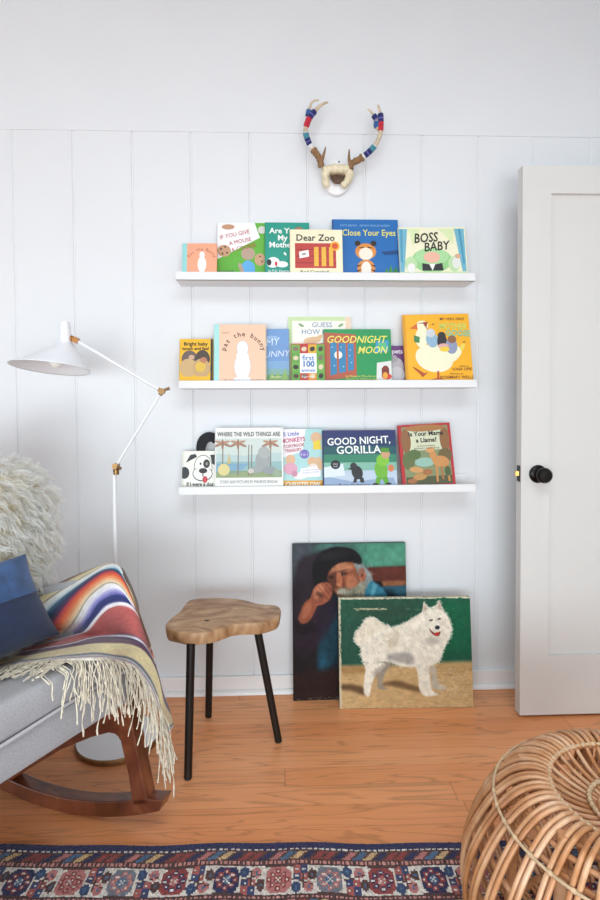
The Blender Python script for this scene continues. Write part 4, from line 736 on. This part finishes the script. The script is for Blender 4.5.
# ------------------------------------------------------------------ rocking chair
TH = math.radians(22); F = np.array([math.cos(TH), -math.sin(TH), 0]); SD = np.array([math.sin(TH), math.cos(TH), 0]); O = np.array([-.42, -.75, 0])
U0, W0 = -.324, -.27
root = O+F*U0+SD*W0
chair = thing('rocking_chair', 'grey upholstered rocking chair with walnut rockers, tipped back under the striped blanket', 'chair', tuple(root), (0, 0, -TH))
def cl(u, w, z): return (u-U0, w-W0, z)                               # chair frame: u forward, w to its left, z up
WAL = wood('walnut', '4a2312', '6b3620', '834a2c', 7., (1, 4, 1), .33, 1.5); WAL.node_tree.nodes['Principled BSDF'].inputs['Coat Weight'].default_value = .7; WAL.node_tree.nodes['Principled BSDF'].inputs['Coat Roughness'].default_value = .18
GREY = mat('grey_linen', 'a6a6a9', .95, .2, 420, bump=.5, bscale=900, stretch=(1, 1, 1), sheen=.2)
PIPE = mat('grey_piping', 'b4b3b6', .95, .06, 300)
TK = .042
def side(w0):
    w1 = w0+TK
    fn = lambda a, q, d_: cl(a, d_, q)
    ang = np.linspace(-.56, .428, 40); cz, cu, Ro, Ri = .952, -.324, .952, .909
    out = [(cu+Ro*math.sin(a), cz-Ro*math.cos(a)) for a in ang]+[(cu+Ri*math.sin(a), cz-Ri*math.cos(a)) for a in ang[::-1]]
    out[39] = (.072, .086); out[40] = (.086, .121); out[41] = (.066, .116)
    b = MB(); b.prism(out, w0, w1, WAL, fn); b.build('rocker', chair, bevel=.003)
    leg = [(-.012, .080), (.042, .098), (.034, .110), (.005, .235), (-.02, .35), (-.035, .45), (-.085, .45), (-.075, .37), (-.058, .30), (-.048, .245), (-.026, .164)]
    b = MB(); b.prism(leg, w0, w1, WAL, fn); b.build('leg', chair, bevel=.004)
    rail = [(-.05, .25), (-.058, .262), (-.07, .268), (-.09, .267), (-.152, .241), (-.259, .184), (-.384, .098), (-.475, .032), (-.53, .03), (-.56, .06), (-.50, .112), (-.40, .20), (-.25, .30), (-.12, .365), (-.04, .40)]
    b = MB(); b.prism(rail, w0+.001, w1-.001, WAL, fn); b.build('side_rail', chair, bevel=.003)
    b = MB(); b.prism([(-.62, .05), (-.57, .035), (-.60, .30), (-.66, .33)], w0+.002, w1-.002, WAL, fn); b.build('leg', chair, bevel=.003)
side(0.); side(-.54-TK)
SL = .30
def sk(w): return .13*w                                               # the seat front sets back a little towards the near side
def cushion(name, u0, u1, w0, w1, z0, z1, rnd, m, crown=0., nu=18, nw=22, ff=1.):
    """soft box sheared to the tipped seat: z rises with u"""
    b = MB(); rings = []
    for lv, k in ((0, 1.), (0, 0.), (.25, -.5), (.5, -.62), (.75, -.5), (1, 0.), (1, 1.)): pass
    N = 64; lv = [(0., rnd*1.2), (0., .35*rnd), (.06, .1*rnd), (.2, -.05*rnd*ff), (.5, -.18*rnd*ff), (.78, -.05*rnd*ff), (.93, .15*rnd), (1., .5*rnd), (1.02, 1.4*rnd), (1.03, 3.2*rnd)]
    for h, ins in lv:
        L = []
        for i in range(N):
            a = 2*PI*i/N; ca, sa = math.cos(a), math.sin(a); e = .16
            x = math.copysign(abs(ca)**e, ca); y = math.copysign(abs(sa)**e, sa)
            u = (u0+u1)/2+((u1-u0)/2-ins)*x; w = (w0+w1)/2+((w1-w0)/2-ins)*y
            top = (h > .9)*crown*max(0, 1-((u-(u0+u1)/2)/((u1-u0)/2))**2*.8)*max(0, 1-((w-(w0+w1)/2)/((w1-w0)/2))**2*.8)
            uu = u+sk(w)*max(0., (u-u0)/(u1-u0)); L.append(cl(uu, w, z0+(z1-z0)*h+top+SL*u))
        rings.append(L)
    c0 = np.mean(rings[-1], 0); c0[2] += crown*.3
    b.ring(rings, m, cap0=True); k = len(b.v)-N; b.add([tuple(c0)], [], m)
    b.f += [(k+i, k+(i+1) % N, len(b.v)-1) for i in range(N)]; b.m += [b.mi(m)]*N
    return b.build(name, chair, smooth=50)
cushion('seat_base', -.56, .012, -.585, .0, .388, .466, .008, GREY)
sc_ = cushion('seat_cushion', -.54, .014, -.578, -.004, .470, .548, .022, GREY, crown=.02, ff=1.3)
b = MB()
for zz in (.484,):
    b.tube(cat_rom([cl(.012+sk(-.57)-.03, -.574, zz+SL*-.06), cl(.019+sk(-.55), -.55, zz+SL*-.03), cl(.021+sk(-.4), -.4, zz+SL*-.03), cl(.021+sk(-.2), -.2, zz), cl(.02, -.03, zz), cl(.005, -.006, zz-.006), cl(-.1, -.002, zz-.035)], 40), .0042, PIPE, 8)
b.build('piping', sc_, smooth=60)
def arm(w0, w1):
    b = MB(); fn = lambda a, q, d_: cl(a, d_, q)
    b.prism([(-.07, .40), (-.078, .55), (-.10, .672), (-.125, .694), (-.16, .69), (-.45, .60), (-.62, .55), (-.62, .25), (-.50, .22), (-.2, .33)], w0, w1, GREY, fn); return b.build('armrest', chair, bevel=.018, seg=4, smooth=50)
arm(.0425, .10); arm(-.645, -.586)
b = MB(); fn = lambda a, q, d_: cl(a, d_, q)
b.prism([(-.50, .33), (-.545, .33), (-.60, .62), (-.665, .95), (-.70, .99), (-.745, .98), (-.72, .70), (-.65, .33)], -.6, .055, GREY, fn); b.build('backrest', chair, bevel=.02, seg=4, smooth=50)

# ------------------------------------------------------------------ striped blanket
def up(pt):                                                            # photo pixel + where on the chair the cloth lies -> chair frame
    x, y, mode = pt[:3]
    if mode == 's': P = on_plane(x, y, O+np.array([0, 0, .572]), np.array([0, 0, 1.])-SL*F) if False else None
    if mode == 's':
        n = np.array([0, 0, 1.])-SL*F; P = on_plane(x, y, O+np.array([0, 0, pt[3] if len(pt) > 3 else .575]), n)
    elif mode == 'w': P = on_plane(x, y, O+SD*pt[3], SD)
    elif mode == 'u': P = on_plane(x, y, O+F*pt[3], F)
    else: return np.array(mode, float)
    d_ = P-O; return np.array([d_@F, d_@SD, P[2]])
def ab(u, w, z): return (0, 0, (u, w, z))
rows = [
 [(-70, 690, 's'), (0, 669, 's'), (40, 662, 's'), (90, 659.5, 's'), (122, 662, 'u', .012), (137, 671, 'u', .028), (150, 689, 'u', .045), (159, 711, 'u', .056), (164.5, 736, 'u', .06), ab(.045, .112, .25)],
 [(-70, 680, 's'), (0, 659, 's'), (30, 655.5, 's'), (75, 647, 's'), (105, 643.5, 'u', .0), (135, 646, 'u', .012), (149, 657, 'u', .03), (158, 678, 'u', .045), (163.5, 702, 'u', .055), ab(.03, .125, .27)],
 [(-70, 673, 's'), (20, 653, 's'), (67, 645, 's'), (90, 638.5, 'w', .0), (108, 636, 'w', .015), (135, 637, 'u', -.004), (149, 652, 'u', .02), (157.5, 674, 'u', .038), (162, 692, 'u', .046), ab(.01, .13, .31)],
 [(-70, 664, 's'), (30, 646.5, 's'), (72, 636.5, 's'), (87, 630, 'w', .005), (96, 619, 'w', .012), (108, 607, 'w', .018), (122, 603.5, 'w', .025), (133, 608.5, 'u', -.028), (144, 630, 'u', -.002), (152, 654, 'u', .02), (157.5, 674, 'u', .033), ab(-.02, .135, .36)],
 [(-70, 655, 's'), (40, 643, 's'), (63, 636, 's'), (81, 620, 'w', .015), (93, 600, 'w', .022), (111, 586.5, 'w', .025), (123, 591, 'w', .035), (132.5, 605, 'u', -.032), (141, 624, 'u', -.012), (150, 648, 'u', .014), (155.5, 667, 'u', .03), ab(-.05, .135, .40)],
 [(-70, 648, 's'), (28, 641, 's'), (48, 630, 'w', .008), (66, 606, 'w', .018), (84, 587, 'w', .028), (105, 572, 'w', .03), (117, 573, 'w', .035), (127, 587, 'u', -.05), (136, 607, 'u', -.024), (146.5, 637, 'u', .006), (153, 658, 'u', .024), ab(-.08, .13, .44)],
 [(-70, 640, 's'), (10, 634, 's'), (30, 624, 'w', .01), (50, 605, 'w', .025), (73, 588, 'w', .038), (106, 567.3, 'w', .048), (118, 567, 'w', .055), (125.5, 579, 'u', -.055), (134.5, 601, 'u', -.03), (145.5, 634, 'u', .003), (151, 652, 'u', .02), ab(-.1, .13, .47)],
 [(-70, 634, 's'), (0, 627, 's'), (18, 612, 'w', .03), (39, 595, 'w', .055), (66, 580, 'w', .075), (104, 565.6, 'w', .085), (117.5, 565.3, 'w', .095), (124, 575, 'u', -.06), (133, 596, 'u', -.035), (144, 630, 'u', .0), (149.5, 648, 'u', .016), ab(-.12, .135, .46)],
]
NU, NV = 120, 190
R8 = np.array([cat_rom([up(p) for p in r], NU) for r in rows])         # 8 rows x NU points
R9 = R8[-1].copy(); m_ = np.clip((np.arange(NU)/NU-.18)/.1, 0, 1)[:, None]; R9 = R9+m_*np.array([-.02, .045, -.05]); R9[:, 0] = np.minimum(R9[:, 0], -.05)
R10 = R9+m_*np.array([-.02, .008, -.20])
Rall = np.concatenate([R8, R9[None], R10[None]]); tv = np.array([0, 1, 2, 3, 4, 5, 6, 7, 8, 9.])
G = np.zeros((NV, NU, 3)); tt_ = np.linspace(0, 9, NV)
for j in range(NU):
    P = Rall[:, j]; Q_ = np.vstack([2*P[0]-P[1], P, 2*P[-1]-P[-2]])
    for i, t in enumerate(tt_):
        k = min(int(t), 8); u = t-k; a, b_, c, d_ = Q_[k:k+4]; G[i, j] = .5*((2*b_)+(-a+c)*u+(2*a-5*b_+4*c-d_)*u*u+(-a+3*b_-3*c+d_)*u**3)
for _ in range(2):                                                      # relax
    H_ = G.copy(); H_[1:-1, 1:-1] = .5*G[1:-1, 1:-1]+.125*(G[2:, 1:-1]+G[:-2, 1:-1]+G[1:-1, 2:]+G[1:-1, :-2]); G = H_
stripes = [(0, 'e6dfd2'), (.05, 'e6dfd2'), (.12, '8a6a8e'), (.17, 'e9e2d4'), (.24, '5f7f86'), (.30, '6e5a70'), (.36, 'e6dab0'), (.45, 'e3d3a0'), (.95, 'e4d6a6'), (1.0, '6d4a60'), (1.1, '5a3654'), (1.75, '523350'), (1.8, '40508a'), (1.88, 'ebe6e4'), (1.98, 'ebe6e4'), (2.05, '6a4a72'), (2.1, 'c0645f'), (2.9, 'bb5f5c'), (2.93, 'efe9ea'), (3.06, 'efe9ea'), (3.1, '4a4a86'),
           (3.2, '2d356c'), (3.5, '333c74'), (3.56, '6a66ae'), (3.8, 'a9a4d6'), (3.98, 'ebe8f0'), (4.22, 'f0ebe4'), (4.27, '8a7a68'), (4.33, 'efdcbc'), (4.5, 'eeb384'), (4.75, 'e0683e'), (4.98, 'b8404a'), (5.05, '6a3350'), (5.3, '2e3c5e'), (5.65, '3d6480'), (5.8, 'a8c4d0'), (6.0, 'e8eaea'), (6.25, 'efece6'), (6.3, '7a6a5a'), (6.36, 'e6d8b4'), (6.62, 'd8c48e'), (6.7, '6a4a38'), (7.0, '4a3430'), (7.9, '4a3430'), (8.2, 'd8c48e'), (9, 'c8b080')]
sp_ = np.array([s[0] for s in stripes]); scol = np.array([srgb(s[1]) for s in stripes])
tj = tt_[:, None]+np.zeros((1, NU)); tj = tj+.015*np.sin(np.arange(NU)*.37)[None]
colr = np.stack([np.interp(tj, sp_, scol[:, k]) for k in range(3)], -1); colr = np.clip(colr*(1+.10*(rng.rand(NV, NU, 1)-.5)), 0, 1)
blk = thing('striped_blanket', 'striped woven blanket with cream fringe draped over the seat and arm of the rocker', 'blanket', tuple(root), (0, 0, -TH))
vs = [cl(*p) for p in G.reshape(-1, 3)]
me = bpy.data.meshes.new('woven_cloth'); me.from_pydata(vs, [], grid_faces(NV, NU)); BLM = vcol_mat('serape_wool', .95, .5, 420, sheen=.25); me.materials.append(BLM)
Lc = np.where(colr <= .04045, colr/12.92, ((colr+.055)/1.055)**2.4); pc = np.ones((NV*NU, 4), np.float32); pc[:, :3] = Lc.reshape(-1, 3); set_cols(me, pc, 'POINT')
for p_ in me.polygons: p_.use_smooth = True
o = bpy.data.objects.new('woven_cloth', me); C.objects.link(o); o.parent = blk
x_ = o.modifiers.new('solid', 'SOLIDIFY'); x_.thickness = .005; x_.offset = 0
FRG = mat('fringe_cotton', 'ded5c0', .95, .14, 120)
b = MB(); edge = cat_rom(G[0], 400); arc = np.r_[0, np.cumsum(np.linalg.norm(np.diff(edge, axis=0), axis=1))]
def strand(P0, ln, seed_w, hang):
    p = P0.copy(); pts = [p.copy()]; n = 11; step = ln/n; v = (np.array([.42+rng.randn()*.25, -.8, -.1]) if P0[1] < -.07 else np.array([.75, -.25+rng.randn()*.3, -.1])) if not hang else np.array([.30+rng.randn()*.14, rng.randn()*.30, -.8])
    ph = rng.rand()*6; am = .25+rng.rand()*.5
    for i in range(n):
        v = v+np.array([rng.randn()*.10, rng.randn()*.14+am*.35*math.sin(ph+i*1.1), -.30 if hang else -.12]); v /= np.linalg.norm(v); p = p+v*step
        fr_ = .022+sk(min(0, p[1]))
        if p[1] < .0:
            zc = .573+SL*p[0]+.006
            if p[0] < fr_-.012: p[2] = max(p[2], zc)
            elif p[2] < zc: p[0] = max(p[0], fr_+.012+rng.rand()*.006)
        pts.append(p.copy())
    return pts
N_S = 140
for i in range(N_S):
    s = i/N_S*arc[-1]*.97; P0 = np.array([np.interp(s, arc, edge[:, k]) for k in range(3)])
    if P0[1] < -.5: continue
    hang = P0[0] > -.03; ln = (.10+rng.rand()*.09) if P0[1] > -.06 else (.09+rng.rand()*.09)
    if P0[1] > .05: ln = .06+rng.rand()*.05
    for q in range(2):
        pts = strand(P0+np.array([.0, rng.randn()*.004, rng.randn()*.002]), ln*(1-.12*q), i, hang)
        b.tube([cl(*p) for p in cat_rom(pts, 16)], [.0011+.0005*math.sin(k*1.7+i)+(.0006 if k > 12 else 0) for k in range(16)], FRG, 5)
fr = b.build('fringe', blk, smooth=70); fr['kind'] = 'stuff'; fr['label'] = 'long cream cotton fringe'

# ------------------------------------------------------------------ denim pillow
DEN_LIT = mat('denim', '2c5080', .9, .3, 26, bump=.5, bscale=700, sheen=.25); DEN2 = mat('denim_dark', '16284a', .9, .22, 40, bump=.5, bscale=700, sheen=.2)  # lighter upper panel has the sun on the pillow top put into its colour
def chp(x, y, mode, v): return up((x, y, mode, v))
LR = chp(60, 634, 's', .600); TR = chp(25.5, 554, 'u', LR[0]-.09)
dl = np.array([-.06, -1., .02]); dl /= np.linalg.norm(dl); PW = .44
LLc = LR+dl*PW; TLc = TR+dl*PW
nrm = np.cross(LLc-LR, TR-LR); nrm /= np.linalg.norm(nrm)
if nrm[0] < 0: nrm = -nrm
pil = thing('denim_pillow', 'blue denim patchwork pillow leaning on the sheepskin in the rocker', 'pillow', tuple(root), (0, 0, -TH))
def pgrid(a0, a1, b0, b1, n, sgn, off=0.):
    pts = []
    for i in range(n):
        for j in range(n):
            a, c_ = a0+(a1-a0)*i/(n-1), b0+(b1-b0)*j/(n-1)
            e = (1-abs(2*a-1)**2.4)*(1-abs(2*c_-1)**2.4); pin = .035*(1-(1-(2*a-1)**2)**1)*math.sin(PI*c_)+.0; pinb = .03*math.sin(PI*a)*((2*c_-1)**2)
            aa = a+(.5-a)*2*.035*math.sin(PI*c_); cc_ = c_+(.5-c_)*2*.03*math.sin(PI*a)
            P = LR+(LLc-LR)*aa+(TR-LR)*cc_+nrm*(sgn*(.062*max(0, e)**.6+off)+.003*math.sin(9*a+5*c_)*e); pts.append(cl(*P))
    return pts
n = 30; b = MB(); b.add(pgrid(0, 1, 0, .545, n, 1), grid_faces(n, n), DEN2); b.add(pgrid(0, 1, .545, 1, n, 1), grid_faces(n, n), DEN_LIT); b.add(pgrid(0, 1, 0, 1, n, -1), grid_faces(n, n), DEN2)
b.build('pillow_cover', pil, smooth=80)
b = MB(); sm_ = np.array(pgrid(0, 1, .535, .555, 40, 1, .0012)).reshape(40, 40, 3); b.tube(sm_[:, 20], .0022, DEN2, 6)
b.build('seam', pil, smooth=60)
b = MB(); 
for k in range(16): 
    q = sm_[1+k//4, 12+(k % 4)*4]; b.tube([q+np.array([.001, 0, .0]), q+np.array([.002, -.008-rng.rand()*.006, -.003+rng.rand()*.006])], .0008, mat('frayed_thread', 'b9bac4', .9), 5)
b.build('frayed_edge', pil)

# ------------------------------------------------------------------ sheepskin over the backrest
skin = thing('sheepskin', 'shaggy cream sheepskin draped over the back of the rocking chair', 'sheepskin', tuple(root), (0, 0, -TH))
WOOL = mat('wool_lock', 'fff7e8', .9, .05, 14, sub=1., sheen=.4); PELT = mat('sheepskin_pelt', 'e2d6b8', .95, .1, 30)
lev = [(.40, -.01, .05), (.50, .035, .09), (.58, .09, .10), (.66, .14, .105), (.75, .18, .105), (.84, .20, .10), (.91, .185, .095), (.96, .14, .085), (.995, .02, .06), (1.01, -.12, .03)]
rings = []
def uc(z): return -.50-.12*(z-.5)
for z, wr, dp in lev:
    wl = -.62 if z < .95 else -.62+(z-.95)*3; cw, hw = (wr+wl)/2, (wr-wl)/2; L = []
    for i in range(48):
        a = 2*PI*i/48; ca, sa = math.cos(a), math.sin(a); L.append(cl(uc(z)+.02+(dp*1.15 if ca > 0 else dp*1.6)*math.copysign(abs(ca)**.8, ca), cw+hw*math.copysign(abs(sa)**.6, sa), z-(.0 if True else 0)))
    rings.append(L)
b = MB(); b.ring(rings, PELT, cap0=True, cap1=True); pel = b.build('pelt', skin, smooth=80)
me = pel.data; tri = []; 
Vv = np.array([v.co for v in me.vertices]); cen = Vv.mean(0)
for f in me.polygons:
    if len(f.vertices) == 4: tri.append((f.area, [Vv[i] for i in f.vertices], np.array(f.normal)))
ar = np.array([t[0] for t in tri]); pr_ = ar/ar.sum(); b = MB()
NL = 4600
for k in rng.choice(len(tri), NL, p=pr_):
    _, q, nn = tri[k]
    if (np.array(q).mean(0)[0]+U0) < -.66: continue                     # behind the back
    a, c = rng.rand(), rng.rand(); P0 = (q[0]*(1-a)+q[1]*a)*(1-c)+(q[3]*(1-a)+q[2]*a)*c
    ln = .035+.035*rng.rand(); dirv = nn*.75+np.array([.05, rng.randn()*.35, -.45+rng.randn()*.35]); dirv /= np.linalg.norm(dirv)
    side_ = np.cross(dirv, nn+np.array([0, 0, .3])); side_ /= np.linalg.norm(side_)+1e-6; curl = rng.randn()*.5; ph = rng.rand()*6
    tip = P0+dirv*ln
    for s in range(8):
        r0 = P0+rng.randn(3)*.008-nn*.002; t1 = tip+rng.randn(3)*.004; pts = []
        for i in range(6):
            t = i/5; wv = .0045*math.sin(ph+t*5.5+curl)*t; pts.append(r0+(t1-r0)*t+nn*(.012*math.sin(PI*t))+side_*(wv+curl*.012*t*t)+np.array([0, 0, -.012*t*t]))
        b.tube(pts, [.0006, .0007, .0007, .0006, .0004, .0002], WOOL, 3, cap=False)
wl_ = b.build('wool', skin, smooth=180); wl_['kind'] = 'stuff'
